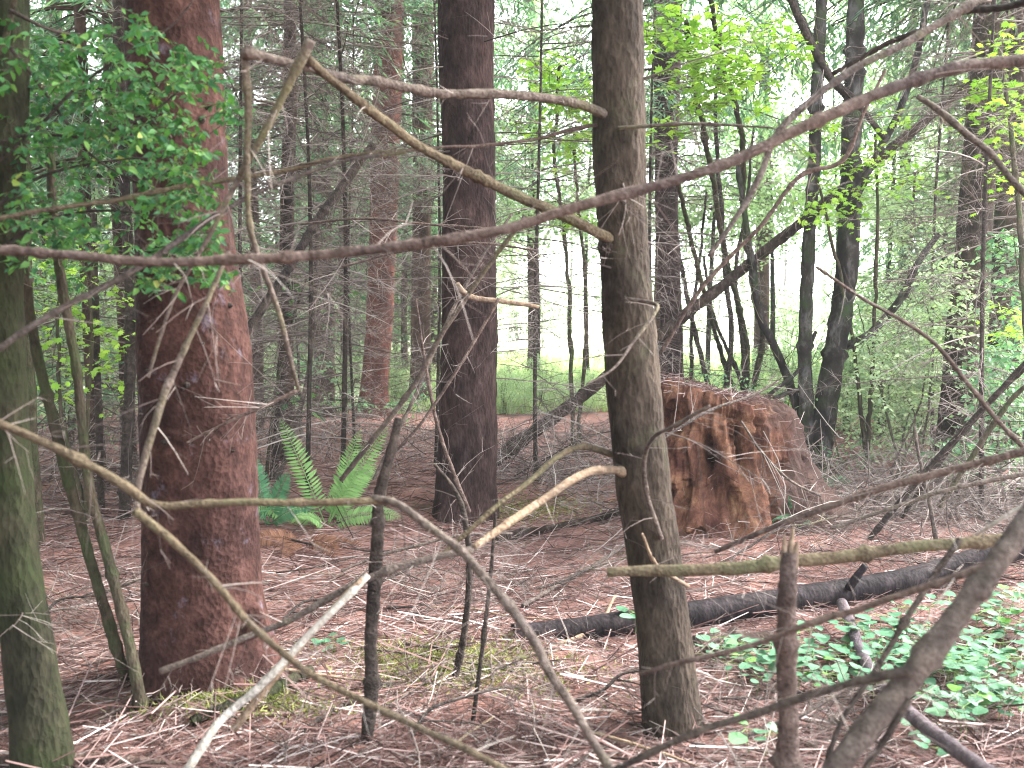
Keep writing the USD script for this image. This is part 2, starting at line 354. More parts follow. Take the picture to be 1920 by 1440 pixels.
M['leaf_pale'] = island('pale_leaf', [(0, (0.15, 0.22, 0.13)), (0.5, (0.24, 0.32, 0.19)), (1, (0.36, 0.43, 0.27))], trans=(1.0, 1.15, 0.7), trans_amt=0.45, rough=0.5)
M['leaf_ground'] = island('ground_leaf', [(0, (0.045, 0.105, 0.06)), (0.6, (0.075, 0.155, 0.092)), (0.85, (0.10, 0.19, 0.115)), (1, (0.08, 0.18, 0.03))], trans=(1.0, 1.2, 0.7), trans_amt=0.3, rough=0.45, per_object=True)
M['stem_green'] = island('green_stem', [(0, (0.08, 0.14, 0.04)), (1, (0.14, 0.16, 0.07))])
M['fern'] = island('fern_green', [(0, (0.09, 0.17, 0.06)), (1, (0.16, 0.26, 0.10))], trans=(1.0, 1.2, 0.6), trans_amt=0.35, rough=0.5)
M['fern_dark'] = island('fern_bluish', [(0, (0.035, 0.10, 0.055)), (1, (0.07, 0.16, 0.085))], trans=(1.0, 1.2, 0.7), trans_amt=0.3, rough=0.5)
M['fern_dead'] = island('fern_withered', [(0, (0.07, 0.032, 0.02)), (1, (0.15, 0.078, 0.052))], trans=(1.2, 1.0, 0.8), trans_amt=0.25)
M['grass'] = island('meadow_grass_blades', [(0, (0.22, 0.29, 0.14)), (0.6, (0.35, 0.40, 0.24)), (1, (0.48, 0.49, 0.34))], trans=(1.0, 1.2, 0.6), trans_amt=0.4)

M['ground'] = usdkit.material(stage, LK + 'needle_floor', {
    'tc': ('texture_coordinate', {}),
    'm1': ('mapping', {'scale': (1.0, 4.0, 1.0), 'rotation': (0, 0, 0.35)}),
    'm2': ('mapping', {'scale': (1.0, 4.0, 1.0), 'rotation': (0, 0, -0.7)}),
    'n1': ('noise_texture', {'scale': 30, 'detail': 7, 'roughness': 0.75, 'distortion': 0.5}),
    'n2': ('noise_texture', {'scale': 24, 'detail': 7, 'roughness': 0.75, 'distortion': 0.5}),
    'n3': ('noise_texture', {'scale': 1.7, 'detail': 5, 'roughness': 0.6}),
    'n4': ('noise_texture', {'scale': 0.9, 'detail': 6, 'roughness': 0.65}),
    'av': ('mix_float', {'fac': 0.5}),
    'r1': ('rgb_ramp', {'ramp': [(0.28, (0.04, 0.022, 0.018)), (0.45, (0.16, 0.085, 0.07)), (0.58, (0.27, 0.165, 0.14)), (0.75, (0.42, 0.31, 0.27))]}),
    'r3': ('rgb_ramp', {'ramp': [(0.3, (0.6, 0.55, 0.6)), (0.65, (1.15, 1.05, 1.02))]}),
    'mu': ('mix_color', {'blend_type': 'multiply', 'fac': 0.85}),
    'r4': ('rgb_ramp', {'ramp': [(0.62, (0, 0, 0)), (0.70, (0.65, 0.65, 0.65))]}),
    'mo': ('mix_color', {'b': (0.17, 0.17, 0.055)}),
    'sx': ('separate_xyz', {}),
    'me': ('map_range', {'from_min': 16.5, 'from_max': 21.0, 'clamp': True}),
    'mg': ('mix_color', {'b': (0.40, 0.43, 0.29)}),
    'b': ('bump', {'strength': 0.9, 'distance': 0.03}),
    'p': ('principled_bsdf', {'roughness': 0.95, 'specular_ior_level': 0.04})},
    [('tc.object', 'm1.vector'), ('tc.object', 'm2.vector'), ('m1.vector', 'n1.vector'), ('m2.vector', 'n2.vector'), ('tc.object', 'n3.vector'), ('tc.object', 'n4.vector'),
     ('n1.fac', 'av.a'), ('n2.fac', 'av.b'), ('av.result', 'r1.fac'), ('n3.fac', 'r3.fac'), ('r1.color', 'mu.a'), ('r3.color', 'mu.b'),
     ('n4.fac', 'r4.fac'), ('r4.color', 'mo.fac'), ('mu.result', 'mo.a'), ('tc.object', 'sx.vector'), ('sx.y', 'me.value'), ('me.result', 'mg.fac'), ('mo.result', 'mg.a'),
     ('av.result', 'b.height'), ('mg.result', 'p.base_color'), ('b.normal', 'p.normal')], surface='p.BSDF')

M['rotten'] = usdkit.material(stage, LK + 'rotten_wood', {
    'tc': ('texture_coordinate', {}),
    'mp': ('mapping', {'scale': (1, 1, 0.6)}),
    'n1': ('noise_texture', {'scale': 7, 'detail': 9, 'roughness': 0.75, 'distortion': 0.4}),
    'n2': ('noise_texture', {'scale': 2.6, 'detail': 4}),
    'n3': ('noise_texture', {'scale': 55, 'detail': 4, 'roughness': 0.7}),
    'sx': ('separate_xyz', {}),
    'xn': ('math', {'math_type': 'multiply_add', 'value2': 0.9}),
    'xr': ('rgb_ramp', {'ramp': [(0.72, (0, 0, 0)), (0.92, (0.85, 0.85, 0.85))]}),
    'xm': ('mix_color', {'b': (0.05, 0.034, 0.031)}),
    'r1': ('rgb_ramp', {'ramp': [(0.28, (0.024, 0.012, 0.010)), (0.41, (0.065, 0.032, 0.025)), (0.53, (0.125, 0.062, 0.043)), (0.65, (0.195, 0.112, 0.074)), (0.78, (0.29, 0.21, 0.155))]}),
    'r2': ('rgb_ramp', {'ramp': [(0.35, (0.45, 0.36, 0.4)), (0.6, (1.15, 1.1, 1.0))]}),
    'mu': ('mix_color', {'blend_type': 'multiply', 'fac': 0.9}),
    'ad': ('math', {'math_type': 'multiply_add', 'value2': 0.6}),
    'b': ('bump', {'strength': 0.9, 'distance': 0.03}),
    'p': ('principled_bsdf', {'roughness': 0.95, 'specular_ior_level': 0.04})},
    [('tc.object', 'mp.vector'), ('mp.vector', 'n1.vector'), ('tc.object', 'n2.vector'), ('tc.object', 'n3.vector'), ('n1.fac', 'r1.fac'), ('n2.fac', 'r2.fac'), ('r1.color', 'mu.a'), ('r2.color', 'mu.b'),
     ('tc.object', 'sx.vector'), ('sx.x', 'xn.value1'), ('n2.fac', 'xn.value3'), ('xn.value', 'xr.fac'), ('xr.color', 'xm.fac'), ('mu.result', 'xm.a'),
     ('n3.fac', 'ad.value1'), ('n1.fac', 'ad.value3'), ('ad.value', 'b.height'), ('xm.result', 'p.base_color'), ('b.normal', 'p.normal')], surface='p.BSDF')

# ------------------------------------------------------------------ ground: one sheet to the horizon
def build_ground():
    ys = np.concatenate([np.linspace(-60, 1.0, 14), np.arange(1.1, 12, 0.06), np.arange(12, 30, 0.3), np.geomspace(30.3, 200, 40)])
    xs = np.concatenate([-np.geomspace(6.1, 200, 40)[::-1], np.arange(-6, 6.01, 0.07), np.geomspace(6.1, 200, 40)])
    X, Y = np.meshgrid(xs, ys)
    Z = h(X, Y)
    q = np.stack([X, Y, 0 * X], -1)
    near = (Y < 14) & (np.abs(X) < 8)
    Z = Z + np.where(near, 0.035 * (meshkit.fbm(q * 5, 3, 8) - 0.5) * 2, 0)
    n, m = X.shape
    i, j = np.meshgrid(np.arange(n - 1), np.arange(m - 1), indexing='ij')
    qd = np.stack([i * m + j, i * m + j + 1, (i + 1) * m + j + 1, (i + 1) * m + j], -1).reshape(-1, 4)
    single('ground', (np.stack([X, Y, Z], -1).reshape(-1, 3), np.vstack([qd[:, [0, 1, 2]], qd[:, [0, 2, 3]]])), M['ground'], 'brown forest floor of fallen needles opening into a pale meadow', kind='structure')
build_ground()

def fan_xy(g, n, dmin, dmax, spread=0.72, power=1.0):
    """points on the ground within the camera's view, denser near it"""
    d = dmin + (dmax - dmin) * g.random(n) ** power
    return g.uniform(-spread, spread, n) * d, d

def build_litter():
    g = RNG(11)
    out = []
    for n, L0, L1, r, dmin, dmax, pw in ((26000, 0.05, 0.16, 0.0014, 2.0, 8, 1.2), (16000, 0.12, 0.4, 0.0026, 2.2, 14, 1.1), (3000, 0.3, 0.9, 0.0042, 2.4, 14, 1.1)):
        x, y = fan_xy(g, n, dmin, dmax, 0.70, pw)
        L = g.uniform(L0, L1, n)
        a = g.normal(0.15, 0.75, n)
        d = np.stack([np.cos(a), np.sin(a), g.normal(0, 0.16, n)], -1)
        s = np.linspace(-0.5, 0.5, 3)
        pts = np.stack([x, y, 0 * x], -1)[:, None] + d[:, None] * (L[:, None] * s)[..., None]
        bend = g.normal(0, 0.16, (n, 1)) * L[:, None] * (s ** 2 * 4)
        pts[..., 0] += -np.sin(a)[:, None] * bend; pts[..., 1] += np.cos(a)[:, None] * bend
        pts[..., 2] += h(pts[..., 0], pts[..., 1]) + 0.035 * (meshkit.fbm(np.stack([pts[..., 0], pts[..., 1], 0 * pts[..., 0]], -1) * 5, 3, 8) - 0.5) * 2 + r + g.uniform(0, 0.02, (n, 1)) + g.uniform(0, 0.10, (n, 1)) * (s ** 2 * 4) * L[:, None]
        out.append(tubes(pts, r * g.uniform(0.6, 1.4, (n, 1)) * np.array([0.8, 1, 0.5]), 3, False))
    single('needle_litter', join(*out), M['litter'], 'fallen needles and fine twigs covering the forest floor', 'litter', kind='stuff', smooth=False)
build_litter()

def build_meadow_grass():
    g = RNG(5)
    n = 26000
    y = 16.5 + 26 * g.random(n) ** 1.6
    x = g.uniform(-0.15, 0.62, n) * y
    hgt = g.uniform(0.18, 0.75, n) * np.clip((y - 15) / 4, 0.4, 1)
    az = g.uniform(0, 6.28, n)
    base = np.stack([x, y, h(x, y)], -1)
    side = np.stack([np.cos(az), np.sin(az), 0 * az], -1) * (0.006 + 0.0004 * y)[:, None]
    lean = np.stack([np.cos(az + 1.4), np.sin(az + 1.4), 0 * az], -1) * (hgt * g.uniform(0.1, 0.7, n))[:, None]
    v = np.stack([base - side, base + side, base + lean * 0.4 + side * 0.7 + [0, 0, 1] * (hgt * 0.6)[:, None], base + lean + [0, 0, 1] * (hgt * 0.95)[:, None]], 1)
    f = np.array([[0, 1, 2], [0, 2, 3]])[None] + (np.arange(n) * 4)[:, None, None]
    single('meadow_grass', (v.reshape(-1, 3), f.reshape(-1, 3)), M['grass'], 'tall pale grass of the bright clearing beyond the trees', 'grass', kind='stuff', smooth=False)
build_meadow_grass()

# ------------------------------------------------------------------ the damp air of the wood
def build_haze():
    import trimesh
    b = trimesh.creation.box((420, 420, 64)); b.apply_translation((0, 0, 32 - 1.6))
    hz = usdkit.material(stage, LK + 'haze', {'v': ('principled_volume', {'color': (0.93, 0.97, 0.96), 'density': HAZE, 'anisotropy': 0.35})}, [], volume='v.volume')
    single('haze', (np.array(b.vertices), np.array(b.faces)), hz, 'thin pale damp air that veils the far trees', 'haze', kind='stuff', smooth=False)
build_haze()

# ------------------------------------------------------------------ conifers of the background: prototypes and copies
def live_foliage(g, n_br, z0, z1, rmax, rtip, droop, centre=lambda z: (0.0, 0.0), dens=22, tert=6, up=0.0, size=1.0):
    """needle sprays of living branches: thin needle-bearing twiglets; also the branch wood"""
    fol, wood = [], []
    zb = z0 + (z1 - z0) * np.sort(g.random(n_br)) ** 1.1
    for k in range(n_br):
        t = (zb[k] - z0) / (z1 - z0)
        L = (rmax * (1 - t) ** 0.8 + rtip) * g.uniform(0.65, 1.1)
        a = g.uniform(0, 2 * math.pi)
        hd = np.array([math.cos(a), math.sin(a), 0])
        cx, cy = centre(zb[k])
        s = np.linspace(0, 1, 6)
        el = g.uniform(-0.1, 0.35) + up
        line = np.array([cx, cy, zb[k]]) + hd * (L * s)[:, None] + np.array([0, 0, 1]) * (L * (el * s - (droop + el) * s ** 2))[:, None]
        wood.append((line, np.linspace(0.012 + 0.008 * L / 2, 0.003, 6)))
        n = int(dens * L)
        u = np.sort(g.uniform(0.12, 1.0, n))
        i = np.clip((u * 5).astype(int), 0, 4); w = (u * 5 - i)[:, None]
        p = line[i] * (1 - w) + line[i + 1] * w
        tan = unit(line[i + 1] - line[i])
        sd = np.where(g.random(n) < 0.5, -1.0, 1.0)[:, None]
        lat = unit(np.cross(tan, [0, 0, 1.0])) * sd
        d = unit(lat * g.uniform(0.6, 1.0, (n, 1)) + tan * g.uniform(0.4, 0.9, (n, 1)) + np.array([0, 0, -0.35]) * g.uniform(0, 1.4, (n, 1)))
        sl = L * 0.42 * (1.05 - 0.75 * u) * g.uniform(0.5, 1.15, n)
        m = n * tert
        idx = np.repeat(np.arange(n), tert)
        tt = np.tile(np.linspace(0.08, 1.0, tert), n) * g.uniform(0.85, 1.1, m)
        q = p[idx] + d[idx] * (sl[idx] * tt)[:, None] + np.array([0, 0, -1.0]) * (0.25 * sl[idx] * tt ** 2)[:, None]
        s2 = np.where(g.random(m) < 0.5, -1.0, 1.0)[:, None]
        lat2 = unit(np.cross(d[idx], [0, 0, 1.0])) * s2
        e = unit(lat2 * g.uniform(0.3, 0.9, (m, 1)) + d[idx] + np.array([0, 0, -1.0]) * g.uniform(-0.1, 0.6, (m, 1)))
        ln = g.uniform(0.08, 0.2, m)[:, None] * size
        wd = unit(np.cross(e, unit(np.array([0, 0, 1.0]) + g.normal(0, 0.35, (m, 3))))) * g.uniform(0.007, 0.014, (m, 1)) * size
        fol.append(np.stack([q, q + e * ln * 0.45 + wd, q + e * ln, q + e * ln * 0.45 - wd], 1))
    v = np.concatenate(fol); n = len(v)
    f = np.array([[0, 1, 2], [0, 2, 3]])[None] + (np.arange(n) * 4)[:, None, None]
    pl = np.array([w[0] for w in wood]); rr = np.array([w[1] for w in wood])
    return (v.reshape(-1, 3), f.reshape(-1, 3)), tubes(pl, rr, 4)

def dead_lines(g, n, z0, z1, lmin, lmax, r_at=0.1, centre=lambda z: (0.0, 0.0), slope=(-0.35, 0.25), az=None):
    """centre lines of dead lower branches round a trunk"""
    out = []
    for k in range(n):
        zb = g.uniform(z0, z1)
        a = g.uniform(0, 2 * math.pi) if az is None else g.uniform(*az)
        L = g.uniform(lmin, lmax)
        hd = np.array([math.cos(a), math.sin(a), 0]); lt = np.array([-hd[1], hd[0], 0])
        cx, cy = centre(zb)
        s = np.linspace(0, 1, 7)
        el, cv, sw = g.uniform(*slope), g.uniform(-0.3, 0.15), g.normal(0, 0.12)
        out.append(np.array([cx, cy, zb]) + hd * (r_at * 0.8 + L * s)[:, None] + lt * (L * sw * s ** 2)[:, None] + np.array([0, 0, 1]) * (L * (el * s + cv * s ** 2))[:, None])
    return out

def conifer_class(name, seed, H, r0, bark_mat, live, dead, lean=0.0):
    cls = stage.CreateClassPrim('/World/' + name)
    cls.SetTypeName('Xform')
    g = RNG(seed)
    rows = [[lean * z * 0.2 + 0.03 * math.sin(z * 0.9 + seed), 0.03 * math.cos(z * 1.1 + seed), z, r0 * (1 - 0.9 * z / H) ** 0.8 + 0.01] for z in np.linspace(0, H, 9)]
    part(cls, 'trunk', trunk_mesh(rows, dz=0.15, seg=14, amp=0.006, seed=seed, flare=0.35), bark_mat)
    cen = lambda z: (lean * z * 0.2 + 0.03 * math.sin(z * 0.9 + seed), 0.03 * math.cos(z * 1.1 + seed))
    if dead:
        ls = dead_lines(g, *dead, r_at=r0, centre=cen)
        tw = [side_twigs(l, None, int(5 + 9 * np.linalg.norm(l[-1] - l[0])), 0.15, 0.6, g, plane=1, r0=0.003, sub=3) for l in ls]
        part(cls, 'dead_branches', join(tubes(np.array(ls), np.array([0.010, 0.0085, 0.007, 0.006, 0.005, 0.004, 0.002]) * np.ones((len(ls), 1)), 4), *tw), M['twig'], smooth=False, kind='stuff')
    fol, wood = live_foliage(g, centre=cen, **live)
    part(cls, 'branches', wood, bark_mat, kind='stuff')
    part(cls, 'crown', fol, M['needles'], smooth=False, kind='stuff')
    return cls

CL = {
 'bare': conifer_class('bare_conifer_kind', 21, 15, 0.17, M['bark_far'], dict(n_br=80, z0=4.2, z1=14.8, rmax=2.5, rtip=0.3, droop=0.35, dens=14, tert=6, size=1.25), (90, 0.8, 6.5, 0.5, 2.1)),
 'full': conifer_class('full_conifer_kind', 22, 13, 0.14, M['bark_far'], dict(n_br=105, z0=1.6, z1=12.8, rmax=2.2, rtip=0.25, droop=0.4, dens=14, tert=6, size=1.25), (40, 0.5, 4.0, 0.4, 1.8)),
 'thin': conifer_class('thin_conifer_kind', 23, 11, 0.075, M['bark_far'], dict(n_br=60, z0=3.4, z1=10.8, rmax=1.5, rtip=0.2, droop=0.45, dens=14, tert=6, size=1.2), (70, 0.5, 5.5, 0.3, 1.4), lean=0.05),
 'shade': conifer_class('high_crowned_conifer_kind', 26, 14, 0.15, M['bark_far'], dict(n_br=100, z0=4.4, z1=13.8, rmax=2.5, rtip=0.3, droop=0.3, dens=14, tert=6, size=1.25), None),
 'young': conifer_class('young_conifer_kind', 24, 5.0, 0.05, M['bark_far'], dict(n_br=70, z0=0.5, z1=4.9, rmax=1.3, rtip=0.15, droop=0.3, dens=18, tert=6, size=1.0), None),
}

def broadleaf_class(name, seed, H, W, n, size, mat):
    cls = stage.CreateClassPrim('/World/' + name); cls.SetTypeName('Xform')
    g = RNG(seed)
    st = []
    for k in range(7):
        a = g.uniform(0, 6.283); e = np.array([math.cos(a) * W * 0.6 * g.random(), math.sin(a) * W * 0.6 * g.random(), H * g.uniform(0.6, 0.95)])
        st.append(np.array([[0.1 * math.cos(a), 0.1 * math.sin(a), -0.1], e * [0.35, 0.35, 0.4] + [g.normal(0, .1), g.normal(0, .1), 0], e * [0.75, 0.75, 0.75] + [g.normal(0, .1), g.normal(0, .1), 0], e]))
    part(cls, 'stems', tubes(np.array(st), np.array([0.04, 0.03, 0.02, 0.008]) * np.ones((7, 1)) * H / 5, 5), M['bark_far'], kind='stuff')
    nc = int(n / 45)
    u = unit(g.normal(size=(nc, 3))) * (g.random((nc, 1)) ** 0.4)
    cc = u * [W, W, H * 0.48] + [0, 0, H * 0.52]
    p = np.repeat(cc, 45, 0) + g.normal(0, 1, (nc * 45, 3)) * [0.28 * W * 0.5, 0.28 * W * 0.5, 0.12 * W * 0.5]
    p = p[p[:, 2] > 0.05]; m = len(p)
    d = unit(g.normal(size=(m, 3)) * [1, 1, 0.5] + [0, 0, -0.3]); nr = unit(g.normal(0, 0.5, (m, 3)) + [0, 0, 1.0])
    b = unit(np.cross(nr, d)); L = g.uniform(0.6, 1.3, (m, 1)) * size
    v = np.stack([p, p + d * L * 0.5 + b * L * 0.3, p + d * L, p + d * L * 0.5 - b * L * 0.3], 1)
    part(cls, 'crown', (v.reshape(-1, 3), (np.array([[0, 1, 2], [0, 2, 3]])[None] + (np.arange(m) * 4)[:, None, None]).reshape(-1, 3)), M[mat], smooth=False, kind='stuff')
    return cls
def dead_pole_class(name, seed):
    cls = stage.CreateClassPrim('/World/' + name); cls.SetTypeName('Xform')
    g = RNG(seed)
    rows = [[0.04 * math.sin(z * 0.8 + seed), 0.04 * math.cos(z + seed), z, 0.022 * (1 - 0.8 * z / 8)] for z in np.linspace(0, 8, 9)]
    cen = lambda z: (0.04 * math.sin(z * 0.8 + seed), 0.04 * math.cos(z + seed))
    part(cls, 'trunk', trunk_mesh(rows, dz=0.12, seg=10, amp=0.003, seed=seed, flare=0.3), M['wood_dark'])
    ls = dead_lines(g, 95, 0.4, 6.5, 0.4, 1.6, r_at=0.03, centre=cen)
    tw = [side_twigs(l, None, int(6 + 13 * np.linalg.norm(l[-1] - l[0])), 0.12, 0.6, g, plane=1, r0=0.0024, sub=4) for l in ls]
    part(cls, 'dead_branches', join(tubes(np.array(ls), np.array([0.006, 0.0055, 0.005, 0.004, 0.0035, 0.003, 0.0015]) * np.ones((len(ls), 1)), 4), *tw), M['twig'], smooth=False, kind='stuff')
    return cls
CL['pole'] = dead_pole_class('dead_pole_kind', 41)
CL['pole2'] = dead_pole_class('other_dead_pole_kind', 43)
def high_leafy_class(name, seed, H, W, n, size, mat, low):
    cls = stage.CreateClassPrim('/World/' + name); cls.SetTypeName('Xform')
    g = RNG(seed)
    rows = [[0.1 * math.sin(z * 0.5), 0.1 * math.cos(z * 0.4), z, 0.07 * (1 - 0.85 * z / H)] for z in np.linspace(0, H, 8)]
    part(cls, 'trunk', trunk_mesh(rows, dz=0.2, seg=10, amp=0.004, seed=seed, flare=0.3), M['bark_alder'])
    nb = 46; br, P0 = [], []
    for k in range(nb):
        zb = low + (H - low) * g.random(); a = g.uniform(0, 6.283); L = W * g.uniform(0.5, 1.0) * (1 - 0.6 * max(0, (zb - low) / (H - low)))
        s_ = np.linspace(0, 1, 5)
        line = np.array([0, 0, zb]) + np.array([math.cos(a), math.sin(a), 0.25]) * (L * s_)[:, None] - np.array([0, 0, 0.55]) * (L * s_ ** 2)[:, None] + g.normal(0, 0.05, (5, 3))
        br.append(line)
        m = n // nb
        t = g.uniform(0.2, 1.0, m) * 4; i = np.clip(t.astype(int), 0, 3); w = (t - i)[:, None]
        P0.append(line[i] * (1 - w) + line[i + 1] * w + g.normal(0, 1, (m, 3)) * [0.22, 0.22, 0.13])
    p = np.concatenate(P0); m = len(p)
    d = unit(g.normal(size=(m, 3)) * [1, 1, 0.5] + [0, 0, -0.5]); nr = unit(g.normal(0, 0.5, (m, 3)) + [0, 0, 1.0])
    b = unit(np.cross(nr, d)); L = g.uniform(0.6, 1.3, (m, 1)) * size
    v = np.stack([p, p + d * L * 0.5 + b * L * 0.3, p + d * L, p + d * L * 0.5 - b * L * 0.3], 1)
    part(cls, 'branches', tubes(np.array(br), np.array([0.018, 0.014, 0.01, 0.006, 0.003]) * np.ones((nb, 1)), 4), M['bark_alder'], kind='stuff')
    part(cls, 'crown', (v.reshape(-1, 3), (np.array([[0, 1, 2], [0, 2, 3]])[None] + (np.arange(m) * 4)[:, None, None]).reshape(-1, 3)), M[mat], smooth=False, kind='stuff')
    return cls
CL['high_leafy'] = high_leafy_class('high_leafy_tree_kind', 51, 10.0, 2.8, 9000, 0.11, 'leaf_pale', 2.8)
CL['leafy'] = broadleaf_class('leafy_bush_kind', 31, 4.0, 1.9, 9000, 0.10, 'leaf_pale')
CL['tall_leafy'] = broadleaf_class('tall_leafy_bush_kind', 32, 7.5, 2.4, 12000, 0.13, 'leaf_pale')

def conifer(kind, px, d, scale, rz, name, label, group=None):
    x0 = (px - 960) / F * d * math.sqrt(1 + 0)        # the ray's x at distance d, on the ground
    loc = (x0, d, float(h(x0, d)) - 0.05)
    t = thing(name, label, 'bush' if 'bush' in name else 'tree', loc, group, rz=rz, scale=scale)
    t.GetReferences().AddInternalReference(CL[kind].GetPath()); t.SetInstanceable(True)
    return t

def background():
    g = RNG(42)
    # the wood on the left and behind, thick with trunks
    left = [('bare', 40, 11.5, 0.95), ('thin', 175, 8.6, 0.9), ('full', -130, 12, 1.0), ('thin', 232, 9.6, 1.0), ('bare', 120, 16, 1.1), ('full', 30, 20, 1.15), ('bare', 260, 21, 1.2), ('thin', 480, 13, 1.1), ('thin', 540, 10.5, 1.2), ('bare', 606, 15.5, 1.1),
            ('thin', 648, 19, 1.2), ('full', 560, 26, 1.3), ('bare', 470, 24, 1.1), ('bare', 790, 18, 1.15), ('full', 690, 31, 1.3), ('thin', 760, 25, 1.2), ('full', 810, 28, 1.2), ('bare', 870, 24, 1.1), ('full', 400, 31, 1.3), ('full', 150, 30, 1.3),
            ('full', -60, 27, 1.2), ('bare', 330, 27, 1.15), ('high_leafy', 620, 40, 1.2), ('full', 280, 42, 1.5), ('full', 60, 44, 1.5), ('high_leafy', 800, 40, 1.2), ('young', 90, 14, 1.2), ('young', 520, 21, 1.2), ('young', 660, 25, 1.3), ('young', 200, 19, 1.3), ('young', 430, 17, 0.9)]
    WHAT = {'high_leafy': 'pale leafy tree', 'bare': 'slim bare-stemmed conifer', 'thin': 'very thin young conifer', 'full': 'dense dark conifer', 'young': 'small bushy young conifer'}
    at_left = ['behind the pair of mossy saplings', 'next to the paired saplings on their right', 'hanging in from the left edge', 'close at the left side of the big red trunk', 'deep behind the left saplings', 'far behind the mossy trunk', 'deep behind the big red trunk', 'close at the right side of the big red trunk',
               'over the sword fern', 'beside the thin dark brown trunk', 'just left of the reddish curved trunk', 'far back above the sword fern', 'far back at the right side of the big red trunk', 'beside the greyish straight trunk', 'far behind the reddish curved trunk', 'between reddish curved trunk and greyish straight trunk',
               'behind the left side of the dark middle trunk', 'behind the right side of the dark middle trunk', 'far behind the big red trunk', 'far back behind the paired saplings', 'far back at the left edge', 'behind the left edge of the big red trunk', 'in the farthest gap left of the reddish curved trunk', 'in the farthest gap behind the leafy shrub', 'in the farthest gap by the mossy trunk', 'in the farthest gap left of the dark middle trunk',
               'low beside the mossy trunk', 'low behind the sword fern', 'low left of the reddish curved trunk', 'low behind the paired saplings', 'low behind the right side of the big red trunk']
    for (kind, px, d, s), where in zip(left, at_left):
        conifer(kind, px, d, s, g.uniform(0, 6.28), 'conifer', WHAT[kind] + ' ' + where)
    right = [('bare', 1250, 14, 1.15), ('bare', 1000, 25, 1.15), ('bare', 1425, 23, 1.2), ('full', 1690, 19, 1.05), ('bare', 1905, 12.5, 1.1), ('full', 1990, 15, 1.1), ('full', 1850, 25, 1.3), ('full', 2080, 24, 1.3), ('young', 1800, 15.5, 1.1), ('young', 1705, 13.0, 0.8)]
    at_right = ['behind the slender front spruce', 'standing in the meadow right of the dark middle trunk', 'behind the bare shrub stems over the stump', 'behind the alder on its right', 'at the right edge behind the right-hand trunks', 'filling the upper right corner', 'behind the brown right-hand trunk',
                'far back beyond the right edge', 'low beside the brown right-hand trunk', 'low in the pale bush right of the alder']
    for (kind, px, d, s), where in zip(right, at_right):
        conifer(kind, px, d, s, g.uniform(0, 6.28), 'conifer', WHAT[kind] + ' ' + where)
    for k in range(16):
        px = 400 + 1650 * (k + g.uniform(0, 0.9)) / 16
        conifer('full', px, g.uniform(80, 110), g.uniform(1.4, 2.2), g.uniform(0, 6.28), 'far_conifer', 'pale far conifer in the row beyond the bright clearing', 'conifers of the far wood edge')
    # leafy bushes and small trees along the sunny edge and beyond the meadow
    for k in range(26):
        px = 380 + 1620 * (k + g.uniform(0, 0.95)) / 26
        d = g.uniform(48, 75) if 880 < px < 1720 else g.uniform(24, 46)
        conifer(['leafy', 'tall_leafy'][k % 3 == 0], px, d, g.uniform(0.8, 1.35), g.uniform(0, 6.28), 'far_bush', 'pale sunlit leafy bush standing far back in the bright gap', 'sunlit bushes round the meadow')
    for (px, d, kd, sc), where in zip(((1790, 17, 'leafy', 0.8), (1650, 20, 'leafy', 0.75), (1915, 14, 'leafy', 0.7), (1480, 25, 'leafy', 0.7), (1720, 26, 'tall_leafy', 0.9), (1255, 30, 'leafy', 0.6), (560, 22, 'leafy', 0.6), (650, 24, 'leafy', 0.7), (470, 20, 'leafy', 0.6), (130, 13, 'leafy', 0.6), (20, 15, 'leafy', 0.7), (200, 17, 'tall_leafy', 0.7), (330, 22, 'tall_leafy', 0.8), (90, 22, 'tall_leafy', 0.8), (860, 33, 'tall_leafy', 0.9), (740, 30, 'tall_leafy', 0.8)), ['left of the brown right-hand trunk', 'right of the alder stems', 'at the right edge behind the trunks', 'left of the alder behind the stump', 'far behind the pale bush by the alder', 'in the meadow behind the slender spruce', 'behind the sword fern', 'left of the reddish curved trunk', 'at the right side of the big red trunk', 'behind the paired saplings', 'behind the mossy trunk', 'left of the big red trunk', 'hidden behind the big red trunk', 'far back by the paired saplings', 'behind the dark middle trunk on its left', 'between reddish curved trunk and dark middle trunk']):
        conifer(kd, px, d, sc, g.uniform(0, 6.28), 'undergrowth_bush', 'leafy undergrowth bush ' + where)
    for k, (px, d, where) in enumerate(((462, 8.4, 'right behind the right side of the big red trunk'), (556, 12.5, 'between the big red trunk and the sword fern'), (662, 10.5, 'left of the reddish curved trunk'), (820, 9.6, 'just behind the left edge of the dark middle trunk'), (1010, 8.6, 'on the near side of the leaning log'), (1222, 10.2, 'half hidden by the slender spruce'), (1752, 10.8, 'left of the brown right-hand trunk'), (1925, 8.6, 'at the far right edge'), (355, 9.2, 'behind the left side of the big red trunk'), (28, 9.5, 'at the left edge behind the mossy trunk'), (640, 7.6, 'just right of the sword fern'), (1845, 7.0, 'in front of the brown right-hand trunk'), (575, 7.2, 'just left of the sword fern'))):
        conifer(['pole', 'pole2'][k % 2], px, d, g.uniform(0.85, 1.15), g.uniform(0, 6.28), 'dead_pole', 'thin dead pole with bare twigs ' + where)
